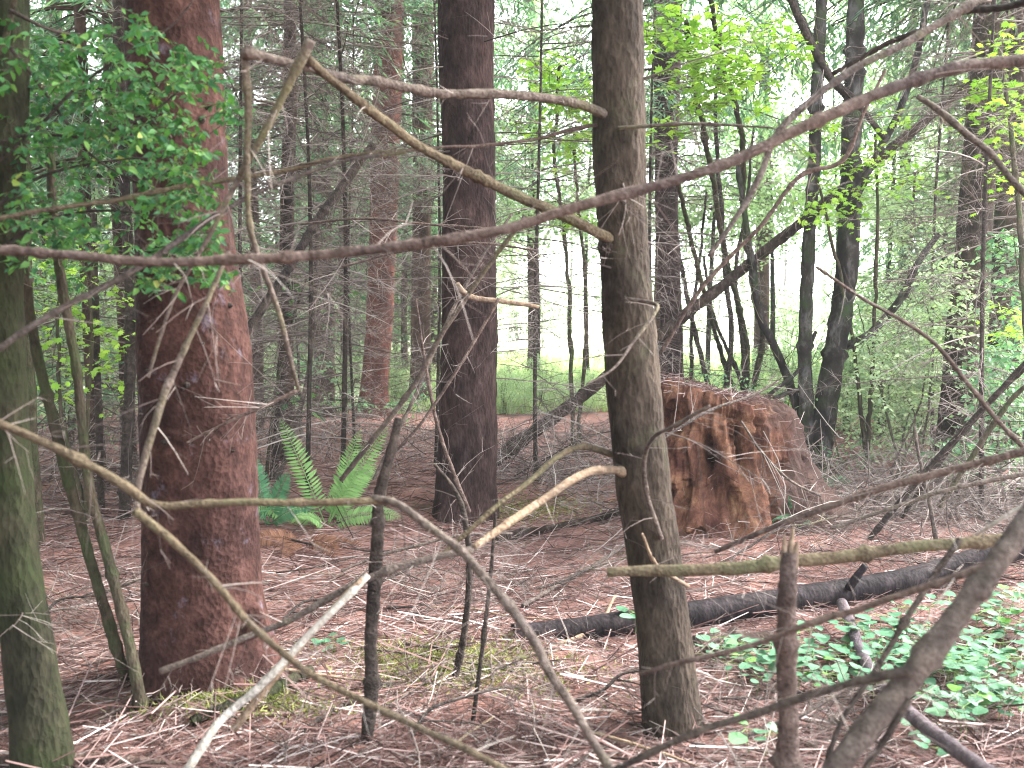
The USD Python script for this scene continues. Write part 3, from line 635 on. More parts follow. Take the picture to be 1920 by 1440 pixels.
    for px, d, sc, where in ((1000, 20, 0.95, 'right of the dark middle trunk'), (1105, 24, 1.1, 'left of the slender spruce'), (1215, 21, 1.0, 'just behind the slender spruce'), (1335, 19, 0.95, 'above the stump'), (1440, 21, 1.05, 'between the stump and the alder'), (1560, 22, 1.05, 'straight behind the alder'), (1660, 18, 0.95, 'right of the alder'), (1760, 16, 0.9, 'left of the brown right-hand trunk'), (1890, 15, 0.9, 'at the right edge'), (900, 27, 1.1, 'behind the dark middle trunk'), (640, 26, 1.0, 'left of the reddish curved trunk')):
        conifer('high_leafy', px, d, sc, g.uniform(0, 6.28), 'leafy_tree', 'pale green leafy tree with drooping twigs standing ' + where)
    for px, d, sc, where in ((945, 16.5, 0.26, 'right of the dark middle trunk'), (1015, 17, 0.3, 'under the leaning log'), (1090, 16.5, 0.24, 'left of the slender spruce'), (1290, 15.5, 0.3, 'behind the left side of the stump'), (1400, 16, 0.34, 'behind the stump top'), (1475, 14.5, 0.36, 'between the stump and the alder'), (1590, 13.5, 0.42, 'right of the alder foot'), (1655, 12.5, 0.5, 'right of the alder near the pale bush'), (1730, 13, 0.55, 'left of the brown right-hand trunk'), (1840, 11.5, 0.5, 'behind the brown right-hand trunk'), (1905, 10.5, 0.45, 'at the right edge'), (640, 17, 0.3, 'behind the sword fern'), (740, 17.5, 0.3, 'by the greyish straight trunk'), (530, 16, 0.3, 'right of the big red trunk')):
        conifer('leafy', px, d, sc, g.uniform(0, 6.28), 'low_bush', 'low pale green leafy bush ' + where)
    # the wood goes on round and behind the camera
    for x0, y0, kind, sc in ((-2.7, 2.2, 'shade', 1.0), (-3.4, 3.7, 'shade', 1.05), (-2.0, 0.6, 'shade', 1.0), (-5.3, 2.6, 'full', 1.1), (-6.6, 6.3, 'full', 1.1), (-4.9, 0.3, 'full', 1.15), (-3.3, -0.9, 'full', 1.1), (-2.2, -1.9, 'full', 1.2), (-7.4, 4.5, 'full', 1.2), (-4.2, -2.5, 'full', 1.3), (-1.6, -3.2, 'full', 1.2), (1.6, -4.4, 'full', 1.2), (-7.5, 0.5, 'full', 1.3), (-3.0, -6.5, 'full', 1.3), (3.6, -2.6, 'bare', 1.2), (0.4, -7.5, 'full', 1.3), (4.2, -7, 'full', 1.2), (-6.8, 8.0, 'full', 1.2), (-8, -4, 'full', 1.3), (6.4, 2.6, 'bare', 1.1)):
        t = thing('conifer', 'conifer of the wood around the path where the picture was taken', 'tree', (x0, y0, float(h(x0, y0)) - 0.05), 'conifers around the viewpoint', rz=g.uniform(0, 6.28), scale=sc)
        t.GetReferences().AddInternalReference(CL[kind].GetPath()); t.SetInstanceable(True)
background()

# ------------------------------------------------------------------ the near trees
def tree_with_parts(name, label, loc, rows, bark_mat, crown=None, seed=0, dead=None, twig_mat='twig', **kw):
    t = thing(name, label, 'tree', loc)
    part(t, 'trunk', trunk_mesh(rows, seed=seed, **kw), bark_mat)
    from scipy.interpolate import interp1d
    fx = interp1d(rows[:, 2], rows[:, :2], axis=0, fill_value='extrapolate')
    fr = interp1d(rows[:, 2], rows[:, 3], fill_value='extrapolate')
    cen = lambda z: fx(z)
    g = RNG(seed + 500)
    for spec in dead or ():
        n, z0, z1, lmin, lmax, r0, extra = spec
        for l in dead_lines(g, n, z0, z1, lmin, lmax, r_at=float(fr(0.5 * (z0 + z1))), centre=cen, **extra):
            L = np.linalg.norm(l[-1] - l[0])
            b = part(t, 'dead_branch', stick(l, np.linspace(r0, r0 * 0.25, len(l)), 6, 0.05, seed=int(g.integers(1e6)), wob=0.01), M[twig_mat] if twig_mat == 'twig' else M['wood_grey'])
            part(b, 'twigs', side_twigs(l, None, int(5 + 14 * L), 0.12, 0.55, g, plane=1, r0=max(0.0013, r0 * 0.28), sub=3), M['twig'], smooth=False, kind='stuff')
    if crown:
        fol, wood = live_foliage(g, centre=cen, **crown)
        part(t, 'branches', wood, bark_mat, kind='stuff')
        part(t, 'crown', fol, M['needles'], smooth=False, kind='stuff')
    return t

def crown(z0, z1, r, n=70): return dict(n_br=int(n * 1.7), z0=z0, z1=z1, rmax=r * 1.15, rtip=0.3, droop=0.35, dens=14, tert=6, size=1.35)

# big red-barked tree
r2 = pix_trunk([(402, 1300, 236), (388, 1200, 225), (382, 1100, 215), (377, 900, 208), (369, 700, 203), (353, 500, 180), (338, 300, 168), (326, 100, 168), (320, -40, 165)], 3.85, 15)
T2 = tree_with_parts('spruce_tree', 'stout spruce with reddish scaly bark and spreading roots behind the leafy green shrub', G(400, 1300), r2, M['bark_red'], crown(5.2, 15, 3.2), 2, None, dz=0.028, seg=80, amp=0.007, flare=0.28, roots=3, phase=-0.3, flare_h=0.16, plates=0.0025)
# roots
for k, (pts, w) in enumerate([([(455, 1150), (505, 1215), (560, 1262), (640, 1300)], 70), ([(420, 1250), (450, 1310), (420, 1360)], 60), ([(300, 1270), (250, 1310), (190, 1330)], 55)]):
    q = []
    for i, (px, py) in enumerate(pts):
        p = P(px, py, 3.72) if i == 0 else G(px, py)
        q.append(p - [0, 0, 0.02 + 0.012 * i])
    part(T2, 'root', stick(q, np.linspace(w / 2 * 3.8 / F, 0.02, len(q)), 14, 0.03, seed=k + 3, wob=0.02), M['bark_red'])

g_ = RNG(91)
for k in range(26):
    zz = g_.uniform(0.3, 2.9); a = g_.uniform(-2.6, -0.5)
    cx_, cy_, rr_ = (np.interp(zz, r2[:, 2], r2[:, i]) for i in (0, 1, 3))
    dr = np.array([math.cos(a), math.sin(a), 0.15]); p0 = np.array([cx_, cy_, zz]) + dr * (rr_ - 0.02)
    part(T2, 'knot', stick([p0, p0 + dr * 0.02, p0 + dr * g_.uniform(0.03, 0.05)], np.array([1.6, 1.2, 0.5]) * g_.uniform(0.006, 0.013), 8, 0.008, seed=k), M['wood_dark'])

# the dark spruce in the middle
r3 = pix_trunk([(868, 965, 114), (872, 900, 110), (878, 750, 108), (880, 600, 104), (880, 450, 100), (880, 300, 98), (874, 120, 100), (872, -20, 104)], 7.4, 16)
T3 = tree_with_parts('spruce_tree', 'dark brown spruce trunk in the middle with a leaning log resting behind it', G(868, 968), r3, M['bark_dark'], crown(6, 16, 3.2), 3,
     [(30, 1.0, 4.6, 0.5, 1.7, 0.006, {}), (8, 2.3, 4.5, 0.5, 1.3, 0.008, {'az': (2.6, 4.4)})], dz=0.03, seg=64, amp=0.012, flare=0.13, plates=0.004)
# the slender spruce in front, right of centre
r4 = pix_trunk([(1258, 1375, 108), (1254, 1290, 104), (1236, 1100, 101), (1206, 900, 104), (1186, 700, 102), (1172, 500, 90), (1162, 300, 98), (1158, 100, 95), (1157, -30, 93)], 3.42, 12)
T4 = tree_with_parts('spruce_tree', 'slender grey-brown spruce leaning in front of the rotten stump', G(1258, 1378), r4, M['bark_grey'], crown(4.6, 12, 2.4, 50), 4,
     [(10, 0.5, 2.9, 0.15, 0.6, 0.004, {})], dz=0.02, seg=52, amp=0.007, flare=0.12, plates=0.0035)
# swellings round old branch collars
for px, py, w in ((1152, 200, 0.034), (1158, 188, 0.022), (1146, 462, 0.036), (1165, 880, 0.02), (1215, 905, 0.026), (1200, 470, 0.016), (1188, 330, 0.012), (1170, 600, 0.014), (1240, 1180, 0.016), (1205, 760, 0.014)):
    p = P(px, py, 3.36)
    part(T4, 'knot', stick([p + [0, 0.03, 0], p, p + [-0.004, -0.018, -0.004]], np.array([1.5, 1.1, 0.4]) * w, 10, 0.008, seed=px), M['wood_dark'])
# mossy trunk at the left edge
r1 = pix_trunk([(84, 1432, 96), (58, 1250, 92), (30, 1050, 84), (14, 850, 76), (6, 650, 72), (4, 400, 72), (14, 150, 72), (18, -30, 70)], 3.15, 9)
T1 = tree_with_parts('mossy_tree', 'mossy green leaning trunk at the left edge of the view', G(84, 1434), r1, M['bark_moss'], crown(4.6, 9, 1.8, 35), 1, [(5, 0.4, 2.6, 0.15, 0.4, 0.004, {})], dz=0.02, seg=44, amp=0.008, flare=0.12)
# reddish curved trunk further back
r5 = pix_trunk([(697, 782, 60), (700, 740, 52), (708, 650, 50), (716, 500, 50), (722, 300, 54), (728, 100, 52), (730, -20, 52)], 15.5, 19)
tree_with_parts('spruce_tree', 'reddish curved trunk between the big red tree and the dark middle trunk', G(697, 784), r5, M['bark_red_far'], crown(7, 19, 3, 70), 5, [(18, 1.5, 8, 0.6, 2.2, 0.008, {})], dz=0.06, seg=36, amp=0.012, flare=0.3)
r6 = pix_trunk([(786, 770, 46), (788, 700, 38), (790, 500, 36), (793, 250, 34), (795, 0, 34)], 17.5, 19)
tree_with_parts('spruce_tree', 'greyish straight trunk seen just left of the dark middle trunk', G(786, 772), r6, M['bark_far'], crown(8, 19, 3, 60), 6, [(44, 1.5, 8, 0.6, 2.4, 0.010, {})], dz=0.06, seg=30, amp=0.012, flare=0.3)
r7 = pix_trunk([(606, 772, 34), (606, 600, 30), (602, 400, 28), (596, 200, 26), (590, 0, 26)], 16.5, 17)
tree_with_parts('spruce_tree', 'thin dark brown trunk to the right of the big red tree', G(606, 774), r7, M['bark_far'], crown(8, 17, 2.5, 50), 7, [(44, 1.5, 8, 0.6, 2.4, 0.010, {})], dz=0.08, seg=24, amp=0.01, flare=0.3)
# right-hand spruces
r12 = pix_trunk([(1790, 905, 84), (1796, 820, 72), (1806, 650, 64), (1822, 500, 60), (1834, 330, 58), (1846, 150, 54), (1858, -20, 52)], 9.3, 15)
tree_with_parts('spruce_tree', 'brown forked-looking spruce trunk standing in the leafy bushes at the right', G(1790, 907), r12, M['bark_brown'], crown(5.6, 15, 3, 70), 12, [(34, 0.8, 5.2, 0.5, 1.8, 0.007, {})], dz=0.04, seg=44, amp=0.012, flare=0.3)
r13 = pix_trunk([(1868, 880, 62), (1880, 700, 54), (1890, 450, 50), (1900, 200, 46), (1906, -20, 44)], 10.4, 15)
tree_with_parts('spruce_tree', 'shaded trunk at the right edge just behind the brown spruce', G(1868, 882), r13, M['bark_brown'], crown(5.6, 15, 2.8, 60), 13, [(14, 0.8, 5.2, 0.5, 1.6, 0.008, {})], dz=0.05, seg=36, amp=0.01, flare=0.3)
r14 = pix_trunk([(1262, 800, 46), (1258, 600, 42), (1250, 400, 42), (1246, 150, 40), (1244, -20, 40)], 13.5, 16)
tree_with_parts('spruce_tree', 'dim trunk peeping out behind the slender front spruce', G(1262, 800), r14, M['bark_dark'], crown(6.2, 16, 3, 60), 14, [(44, 1.2, 6.5, 0.6, 2.2, 0.008, {})], dz=0.06, seg=30, amp=0.01, flare=0.3)

# branches of the slender spruce that reach across to the left
def pix_line(pts, d0, d1=None):
    pts = np.asarray(pts, float)
    d = np.linspace(d0, d0 if d1 is None else d1, len(pts))
    return P(pts[:, 0], pts[:, 1], d)

def branch_part(tree, pts, d0, d1, w0, w1, mat, seed, twigs=0, tl=(0.1, 0.35), name='branch', label=None):
    q = pix_line(pts, d0, d1)
    dd = np.linspace(d0, d1, len(q))
    r = np.linspace(w0, w1, len(q)) / 2 * dd / F
    b = part(tree, name, stick(q, r, 9, 0.02, seed=seed), M[mat], label=label)
    if twigs:
        part(b, 'twigs', side_twigs(q, r, twigs, *tl, RNG(seed), r0=0.0017, sub=2), M['twig'], smooth=False, kind='stuff')
    return b

branch_part(T4, [(1150, 450), (1060, 405), (960, 362), (860, 312), (780, 270), (720, 225), (660, 180), (610, 140), (575, 108)], 3.36, 2.6, 20, 16, 'wood_olive', 31, 26, label='long bare branch slanting up to the left')
branch_part(T4, [(1140, 218), (1085, 195), (1010, 183), (930, 176), (830, 176), (760, 165), (700, 152), (640, 145), (590, 130), (540, 117), (456, 98)], 3.36, 2.5, 18, 16, 'wood_grey', 32, 22, label='thin upper branch running level to the left')
branch_part(T4, [(1190, 892), (1140, 880), (1085, 893), (1020, 935), (960, 975), (888, 1026)], 3.4, 2.9, 17, 15, 'wood_tan', 33, 5, label='pale tan branch arching down to the left')
branch_part(T4, [(1170, 860), (1120, 842), (1085, 838), (1040, 860), (990, 905), (930, 950), (830, 1040)], 3.45, 3.0, 13, 9, 'wood_olive', 34, 6, label='thin branch arching over the pale tan one')
branch_part(T4, [(1240, 1010), (1214, 930), (1208, 860), (1225, 820), (1260, 800), (1330, 760)], 3.3, 2.9, 11, 6, 'wood_grey', 35, 6)
branch_part(T4, [(1175, 560), (1230, 570), (1228, 590), (1190, 640), (1150, 690), (1100, 720)], 3.3, 2.9, 8, 4, 'wood_grey', 36, 8)
branch_part(T4, [(1290, 1100), (1232, 1060), (1205, 1000)], 3.3, 3.1, 9, 5, 'wood_tan', 37, 2)
branch_part(T4, [(1150, 232), (1080, 240), (1000, 262), (900, 272), (830, 275), (700, 290), (560, 310)], 3.4, 3.0, 8, 3, 'wood_pink', 38, 12)
branch_part(T4, [(1160, 240), (1300, 232), (1420, 238), (1500, 246)], 3.3, 3.0, 8, 3, 'wood_grey', 39, 10)

# ------------------------------------------------------------------ the stump
def build_stump():
    base = G(1365, 985); cx, cy, z0 = base[0], base[1] + 0.35, float(h(base[0], base[1])) - 0.1
    nt, nz = 260, 120
    H = 1.09
    th = np.linspace(0, 2 * np.pi, nt, endpoint=False); u = np.linspace(0, 1, nz)
    U, T = np.meshgrid(u, th, indexing='ij')
    prof = np.interp(U, [0, 0.12, 0.3, 0.55, 0.8, 0.93, 1.0], [0.86, 0.74, 0.64, 0.57, 0.535, 0.52, 0.47])
    x_right = np.clip(np.cos(T), 0, 1)
    r = prof + 0.46 * x_right ** 2 * np.exp(-U / 0.34) + 0.05 * x_right * (1 - U)
    r = r * (1 - 0.22 * np.clip(-np.cos(T), 0, 1) * (1 - 0.5 * U))
    r = r * (1 + 0.05 * np.sin(5 * T + 0.7) * (1 - 0.6 * U))
    q = np.stack([np.cos(T), np.sin(T), U * 0.55], -1)
    ridge = lambda p, sd: 1 - 2 * np.abs(meshkit.noise(p, sd) - 0.5)
    r = r + 0.20 * (meshkit.fbm(q * [3.5, 3.5, 2.2], 4, 7) - 0.5) + 0.06 * (ridge(q * [9, 9, 2.6], 17) - 0.6) + 0.04 * (ridge(q * [21, 21, 5.5], 19) - 0.6) + 0.05 * (meshkit.fbm(q * [34, 34, 22], 2, 27) - 0.5)
    step = meshkit.noise(q * [5, 5, 7], 51)
    r = r - 0.05 * (step > 0.64) - 0.04 * (step > 0.76)
    for ang, zc, wa, wz, dp in ((-1.95, 0.58, 0.16, 0.13, 0.24), (-1.42, 0.66, 0.09, 0.16, 0.22), (-1.18, 0.5, 0.06, 0.2, 0.12), (-1.75, 0.33, 0.2, 0.13, 0.18), (-1.08, 0.17, 0.17, 0.12, 0.22), (-2.3, 0.75, 0.2, 0.08, 0.14), (-0.75, 0.62, 0.08, 0.15, 0.10), (-1.5, 0.88, 0.7, 0.035, 0.06), (-2.2, 0.4, 0.12, 0.2, 0.12)):
        dT = np.angle(np.exp(1j * (T - ang)))
        wob = 0.35 * (meshkit.noise(q * 6, 31) - 0.5)
        r = r - 0.7 * dp * np.exp(-np.clip(((dT + wob * wa * 2) / wa) ** 2 + ((U - zc + wob * wz) / wz) ** 2, 0, 30) ** 1.3)
    r = np.maximum(r, 0.2)
    top = H + 0.16 * (meshkit.fbm(np.stack([np.cos(T) * 2.6, np.sin(T) * 2.6, 0 * T], -1), 4, 4) - 0.5) - 0.10 * np.cos(T)
    Z = z0 + U * top
    V = [np.stack([cx + r * np.cos(T), cy + r * np.sin(T) * 0.9, Z], -1).reshape(-1, 3)]
    i, j = np.meshgrid(np.arange(nz - 1), np.arange(nt), indexing='ij')
    F_ = [np.stack([i * nt + j, i * nt + (j + 1) % nt, (i + 1) * nt + (j + 1) % nt, (i + 1) * nt + j], -1).reshape(-1, 4)]
    nr = 14
    last = (nz - 1) * nt
    rim_r, rim_z = r[-1], Z[-1]
    off = nz * nt
    for k in range(1, nr + 1):
        s = 1 - k / nr * 0.98
        x, y = cx + rim_r * s * np.cos(th), cy + rim_r * s * np.sin(th) * 0.9
        zz = rim_z * s + (1 - s) * (z0 + H - 0.02) + 0.10 * (meshkit.fbm(np.stack([x, y, 0 * x], -1) * 9, 3, 6) - 0.5) * min(1, k / 2)
        V.append(np.stack([x, y, zz], -1))
        a, b = last + np.arange(nt), last + (np.arange(nt) + 1) % nt
        c, d = off + np.arange(nt), off + (np.arange(nt) + 1) % nt
        F_.append(np.stack([a, b, d, c], -1)); last = off; off += nt
    fq = np.vstack(F_)
    v = np.vstack(V)
    st = thing('tree_stump', 'broad rotten red-brown tree stump with dark hollows and crumbling sides', 'stump', (cx, cy, z0 + 0.1))
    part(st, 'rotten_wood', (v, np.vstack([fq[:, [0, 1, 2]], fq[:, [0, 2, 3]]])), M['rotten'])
    g = RNG(8)
    n = 900                                                     # needles and twigs caught on its top and flanks
    a = g.uniform(0, 6.283, n)
    rr = np.sqrt(g.random(n)) * 1.02
    ka = (a / (2 * np.pi) * nt).astype(int) % nt
    p = np.stack([cx + rr * rim_r[ka] * np.cos(a), cy + rr * rim_r[ka] * 0.9 * np.sin(a), rim_z[ka] * rr + (1 - rr) * (z0 + H - 0.02) + g.uniform(-0.03, 0.05, n)], -1)
    m = 260
    zi = g.integers(3, nz - 1, m); ti = g.integers(0, nt, m)
    p = np.vstack([p, np.stack([cx + (r[zi, ti] + 0.01) * np.cos(th[ti]), cy + (r[zi, ti] + 0.01) * np.sin(th[ti]) * 0.9, Z[zi, ti]], -1)]); n += m
    d = unit(g.normal(size=(n, 3)) * [1, 1, 0.2]); L = g.uniform(0.04, 0.2, n)
    s = np.array([-0.5, 0, 0.5])
    part(st, 'caught_needles', tubes(p[:, None] + d[:, None] * (L[:, None] * s)[..., None], np.full((n, 3), 0.0022), 3, False), M['litter'], smooth=False, kind='stuff')
    return cx, cy, z0, H
SX, SY, SZ, SH = build_stump()

# ------------------------------------------------------------------ logs
def ground_stick(name, label, cat, pts, w, mat, lift=0.0, sides=14, seed=0, group=None, twigs=0, knob=0.1, wob=0.01, step=0.03):
    """a stick or log lying on the ground along photograph pixels (px, py of its middle line)"""
    q, r = [], []
    for px, py in pts:
        p = G(px, py); q.append(p); r.append(p[1])
    q = np.array(q); r = np.array([w0 / 2 * d / F for w0, d in zip(np.interp(np.linspace(0, 1, len(q)), np.linspace(0, 1, len(np.atleast_1d(w))), np.atleast_1d(w)) if np.ndim(w) else [w] * len(q), r)])
    q[:, 2] += np.broadcast_to(lift, (len(q),))
    t = thing(name, label, cat, q[0], group)
    b = part(t, 'wood', stick(q, r, sides, step, seed=seed, knob=knob, wob=wob), M[mat])
    if twigs:
        part(t, 'twigs', side_twigs(q, r, twigs, 0.1, 0.4, RNG(seed), r0=0.002, sub=2), M['twig'], smooth=False, kind='stuff')
    return t, q, r

ground_stick('fallen_log', 'rotting brown log half sunk in the needles under the black log', 'log', [(1300, 1222), (1380, 1215), (1450, 1205)], [44, 50, 30], 'log_brown', lift=0.02, sides=18, seed=43, wob=0.02)

def air_stick(name, label, cat, pts, d0, d1, w, mat, seed=0, twigs=0, tl=(0.1, 0.4), group=None, sides=9, r0=0.0018, step=0.02, wob=0.004, sub=2, relief=0.35):
    pts = np.asarray(pts, float)
    d = np.interp(np.linspace(0, 1, len(pts)), np.linspace(0, 1, 2), [d0, d1])
    q = P(pts[:, 0], pts[:, 1], d)
    ww = np.interp(np.linspace(0, 1, len(pts)), np.linspace(0, 1, len(np.atleast_1d(w))), np.atleast_1d(w))
    r = ww / 2 * d / F
    t = thing(name, label, cat, q[0], group)
    part(t, 'wood', stick(q, r, sides, step, seed=seed, wob=wob, relief=relief), M[mat])
    if twigs:
        part(t, 'twigs', side_twigs(q, r, int(twigs * 1.7), tl[0], tl[1] * 1.25, RNG(seed), r0=r0, sub=sub), M['twig'], smooth=False, kind='stuff')
    return t, q

LOG, lq = air_stick('fallen_log', 'long straight black fallen log lying across the needles behind the slender spruce', 'log', [(962, 1192), (1080, 1180), (1190, 1167), (1300, 1151), (1420, 1134), (1520, 1118), (1600, 1106), (1700, 1086), (1780, 1063), (1960, 1012)], 4.5, 5.25, [42, 50, 48, 44, 42], 'log_black', 41, 0, sides=28, step=0.03, wob=0.006, relief=0.10)
part(LOG, 'branch_stub', stick([P(1592, 1104, 4.9), P(1606, 1082, 4.87), P(1622, 1060, 4.85)], [0.028, 0.024, 0.02], 8, 0.02, seed=5), M['log_black'])
part(LOG, 'broken_end', stick([P(956, 1190, 4.47), P(970, 1190, 4.5), P(1000, 1188, 4.53)], [0.02, 0.04, 0.05], 10, 0.02, seed=6), M['wood_tan'], label='splintered pale end')
air_stick('leaning_log', 'long dark log leaning up to the right from behind the dark middle trunk', 'log', [(905, 880), (940, 855), (1100, 735), (1260, 610), (1430, 475), (1600, 338), (1760, 205), (1860, 120)], 9.6, 10.4, [28, 23, 20, 17, 14], 'log_brown', 51, 60, (0.2, 0.9), sides=18, r0=0.0035, step=0.06, wob=0.012)

# ------------------------------------------------------------------ dead branches in the foreground
A = air_stick
A('dead_branch', 'long thick bare branch arching across the whole view from left edge to upper right', 'branch', [(-40, 466), (120, 478), (280, 492), (420, 488), (560, 480), (700, 467), (820, 452), (950, 430), (1040, 402), (1140, 372), (1240, 345), (1330, 318), (1400, 290), (1470, 255), (1560, 215), (1640, 178), (1720, 148), (1800, 125), (1860, 118), (1960, 108)], 2.2, 2.6, [17, 19, 20, 22, 22], 'wood_pink', 61, 34, (0.06, 0.3), step=0.015)
A('dead_branch', 'pale snapped stick poking up where the slanting branches cross at upper left', 'branch', [(582, 74), (566, 112), (548, 148), (524, 196), (494, 252), (466, 300), (440, 350), (400, 430), (360, 500), (318, 580), (277, 707)], 2.55, 2.75, [20, 15, 12, 8, 6], 'wood_grey', 62, 14, (0.06, 0.25))
A('dead_branch', 'thin upright stick hanging below the tip of the level upper branch', 'branch', [(458, 96), (466, 200), (464, 330), (472, 440), (520, 580), (548, 690), (560, 730)], 2.52, 2.9, [14, 12, 10, 7], 'wood_grey', 63, 14, (0.06, 0.25))
A('dead_branch', 'straight stick slanting down across the big red trunk', 'branch', [(430, 470), (372, 600), (334, 683), (300, 760), (262, 900), (258, 960)], 2.6, 2.5, [8, 13, 14, 12], 'wood_grey', 64, 10, (0.06, 0.22))
A('dead_branch', 'bowed branch rising from lower left edge to meet the level stick', 'branch', [(-40, 778), (0, 795), (80, 830), (170, 875), (240, 915), (292, 946), (400, 942), (560, 941), (740, 940)], 2.2, 2.45, [16, 17, 18, 14, 14], 'wood_olive', 65, 10, (0.06, 0.25))
A('dead_branch', 'long branch slanting down past the foot of the big red trunk to the bottom edge', 'branch', [(255, 958), (330, 1022), (410, 1100), (460, 1160), (520, 1215), (580, 1262), (640, 1295), (740, 1342), (860, 1398), (980, 1460)], 2.3, 2.0, [17, 13, 12, 13, 14], 'wood_olive', 66, 14, (0.06, 0.25))
A('dead_branch', 'crooked branch descending from the centre to the bottom edge', 'branch', [(700, 935), (745, 945), (800, 985), (860, 1030), (900, 1075), (950, 1130), (1000, 1200), (1030, 1260), (1070, 1320), (1110, 1390), (1160, 1470)], 2.45, 2.1, [14, 17, 19, 18, 17], 'wood_grey', 67, 16, (0.06, 0.3))
A('dead_branch', 'thin stick running from the crossing branches down to the red tree root', 'branch', [(888, 1030), (830, 1042), (760, 1060), (690, 1085), (630, 1115), (540, 1165), (470, 1192), (380, 1230), (300, 1258)], 2.9, 2.7, [15, 14, 12, 12], 'wood_grey', 68, 8, (0.06, 0.25))
A('dead_branch', 'whitish bleached stick sloping to the lower left corner', 'branch', [(690, 1080), (640, 1130), (560, 1210), (490, 1285), (420, 1345), (395, 1375), (350, 1445)], 2.8, 2.5, [12, 14, 16, 17], 'wood_pale', 69, 4, (0.05, 0.2))
A('dead_branch', 'tan stick with a splintered end beside the bleached one', 'branch', [(680, 1085), (620, 1145), (560, 1215), (500, 1290), (438, 1368)], 2.78, 2.65, [9, 13, 15, 16], 'wood_tan', 70, 3, (0.05, 0.2))
A('dead_branch', 'level tan and brown pole reaching in from the right edge across the slender spruce', 'branch', [(1138, 1073), (1250, 1070), (1330, 1067), (1400, 1063), (1480, 1052), (1560, 1046), (1650, 1035), (1740, 1022), (1850, 1014), (1960, 1004)], 2.85, 2.6, [20, 25, 24, 22, 24], 'wood_olive', 71, 6, (0.06, 0.2), sides=12)
A('dead_branch', 'thick dark bough slanting up to the right edge in the lower right corner', 'branch', [(1550, 1470), (1610, 1385), (1660, 1325), (1725, 1248), (1800, 1148), (1870, 1052), (1950, 940)], 1.9, 2.0, [48, 46, 44, 42, 40], 'wood_grey', 72, 10, (0.06, 0.3), sides=14)
A('dead_branch', 'slender side branch leaving the dark bough towards the bottom of the slender spruce', 'branch', [(1712, 1255), (1650, 1268), (1590, 1282), (1500, 1312), (1400, 1344), (1280, 1384), (1180, 1432), (1140, 1450)], 1.92, 2.1, [22, 15, 14, 12], 'wood_dark', 73, 8, (0.06, 0.25))
A('dead_branch', 'thin branch from the upper dark bough crossing the broken post', 'branch', [(1852, 1058), (1780, 1085), (1700, 1112), (1620, 1140), (1560, 1157), (1480, 1185), (1400, 1212), (1270, 1243), (1200, 1262)], 1.98, 2.3, [14, 13, 12, 8], 'wood_pink', 74, 8, (0.06, 0.25))
A('dead_branch', 'steep twig below the dark bough at the bottom right', 'branch', [(1705, 1310), (1680, 1350), (1650, 1400), (1610, 1460)], 1.92, 1.9, [15, 13, 12], 'wood_dark', 75, 4, (0.06, 0.2))
A('dead_branch', 'thin steep branch running down through the ground leaves at the right', 'branch', [(1800, 1010), (1745, 1090), (1700, 1160), (1640, 1260), (1580, 1350), (1540, 1450)], 2.4, 2.3, [12, 12, 10, 9], 'wood_dark', 76, 8, (0.06, 0.2))
A('dead_branch', 'long lichen-grey stick from the arching branch up to the top right', 'branch', [(1330, 480), (1380, 410), (1420, 340), (1460, 250), (1520, 190), (1600, 130), (1690, 85), (1800, 20), (1870, -20)], 2.75, 3.1, [9, 13, 13, 14, 14], 'wood_grey', 77, 14, (0.06, 0.3))
A('dead_branch', 'thin stick slanting from the middle right down to the left behind the slender spruce', 'branch', [(1660, 130), (1620, 210), (1580, 300), (1500, 330), (1430, 420), (1370, 480), (1300, 560), (1240, 660)], 3.9, 4.2, [6, 8, 8, 9], 'wood_pink', 78, 10, (0.08, 0.3))
A('dead_branch', 'grey branch sloping down to the right in front of the right-hand trunks', 'branch', [(1720, 180), (1760, 205), (1810, 250), (1860, 290), (1900, 340), (1960, 400)], 3.2, 3.0, [10, 12, 12, 13], 'wood_grey', 79, 8, (0.06, 0.3))
A('dead_branch', 'long pale diagonal stick at the right edge falling towards the bushes', 'branch', [(1530, 500), (1610, 555), (1700, 605), (1760, 650), (1820, 725), (1880, 800), (1960, 880)], 3.4, 3.0, [5, 7, 9, 9], 'wood_pink', 80, 8, (0.06, 0.3))
A('dead_branch', 'purplish branch entering from the right edge and tapering left above the pole', 'branch', [(1960, 835), (1860, 862), (1760, 888), (1640, 920), (1520, 962), (1420, 1000), (1340, 1035)], 2.7, 3.2, [16, 14, 12, 8], 'wood_pink', 81, 14, (0.08, 0.35))
A('dead_branch', 'thin straight branch rising to the left edge in front of the mossy trunk', 'branch', [(-40, 680), (60, 610), (140, 565), (240, 512), (330, 455), (420, 395), (520, 345), (640, 305), (760, 285)], 2.4, 3.0, [11, 12, 11, 8, 6], 'wood_grey', 82, 14, (0.06, 0.3))
A('dead_branch', 'fine drooping branch across the upper left leaves', 'branch', [(-40, 415), (100, 392), (200, 378), (330, 352), (420, 338), (540, 318), (640, 295), (780, 280)], 2.6, 3.2, [9, 10, 9, 7], 'wood_olive', 83, 12, (0.06, 0.25))
A('dead_branch', 'dark bent twig entering at the top right corner', 'branch', [(1960, -10), (1890, 12), (1800, 24), (1740, 55), (1660, 84), (1560, 140)], 2.9, 3.4, [12, 13, 12, 8], 'wood_dark', 84, 8, (0.06, 0.25))
A('dead_branch', 'dark slanting sapling stem crossing the top of the alder stems', 'branch', [(1475, -20), (1500, 40), (1525, 90), (1560, 150), (1600, 185), (1660, 260)], 8.6, 9.0, [12, 14, 13, 10], 'wood_dark', 85, 8, (0.2, 0.6), r0=0.004)
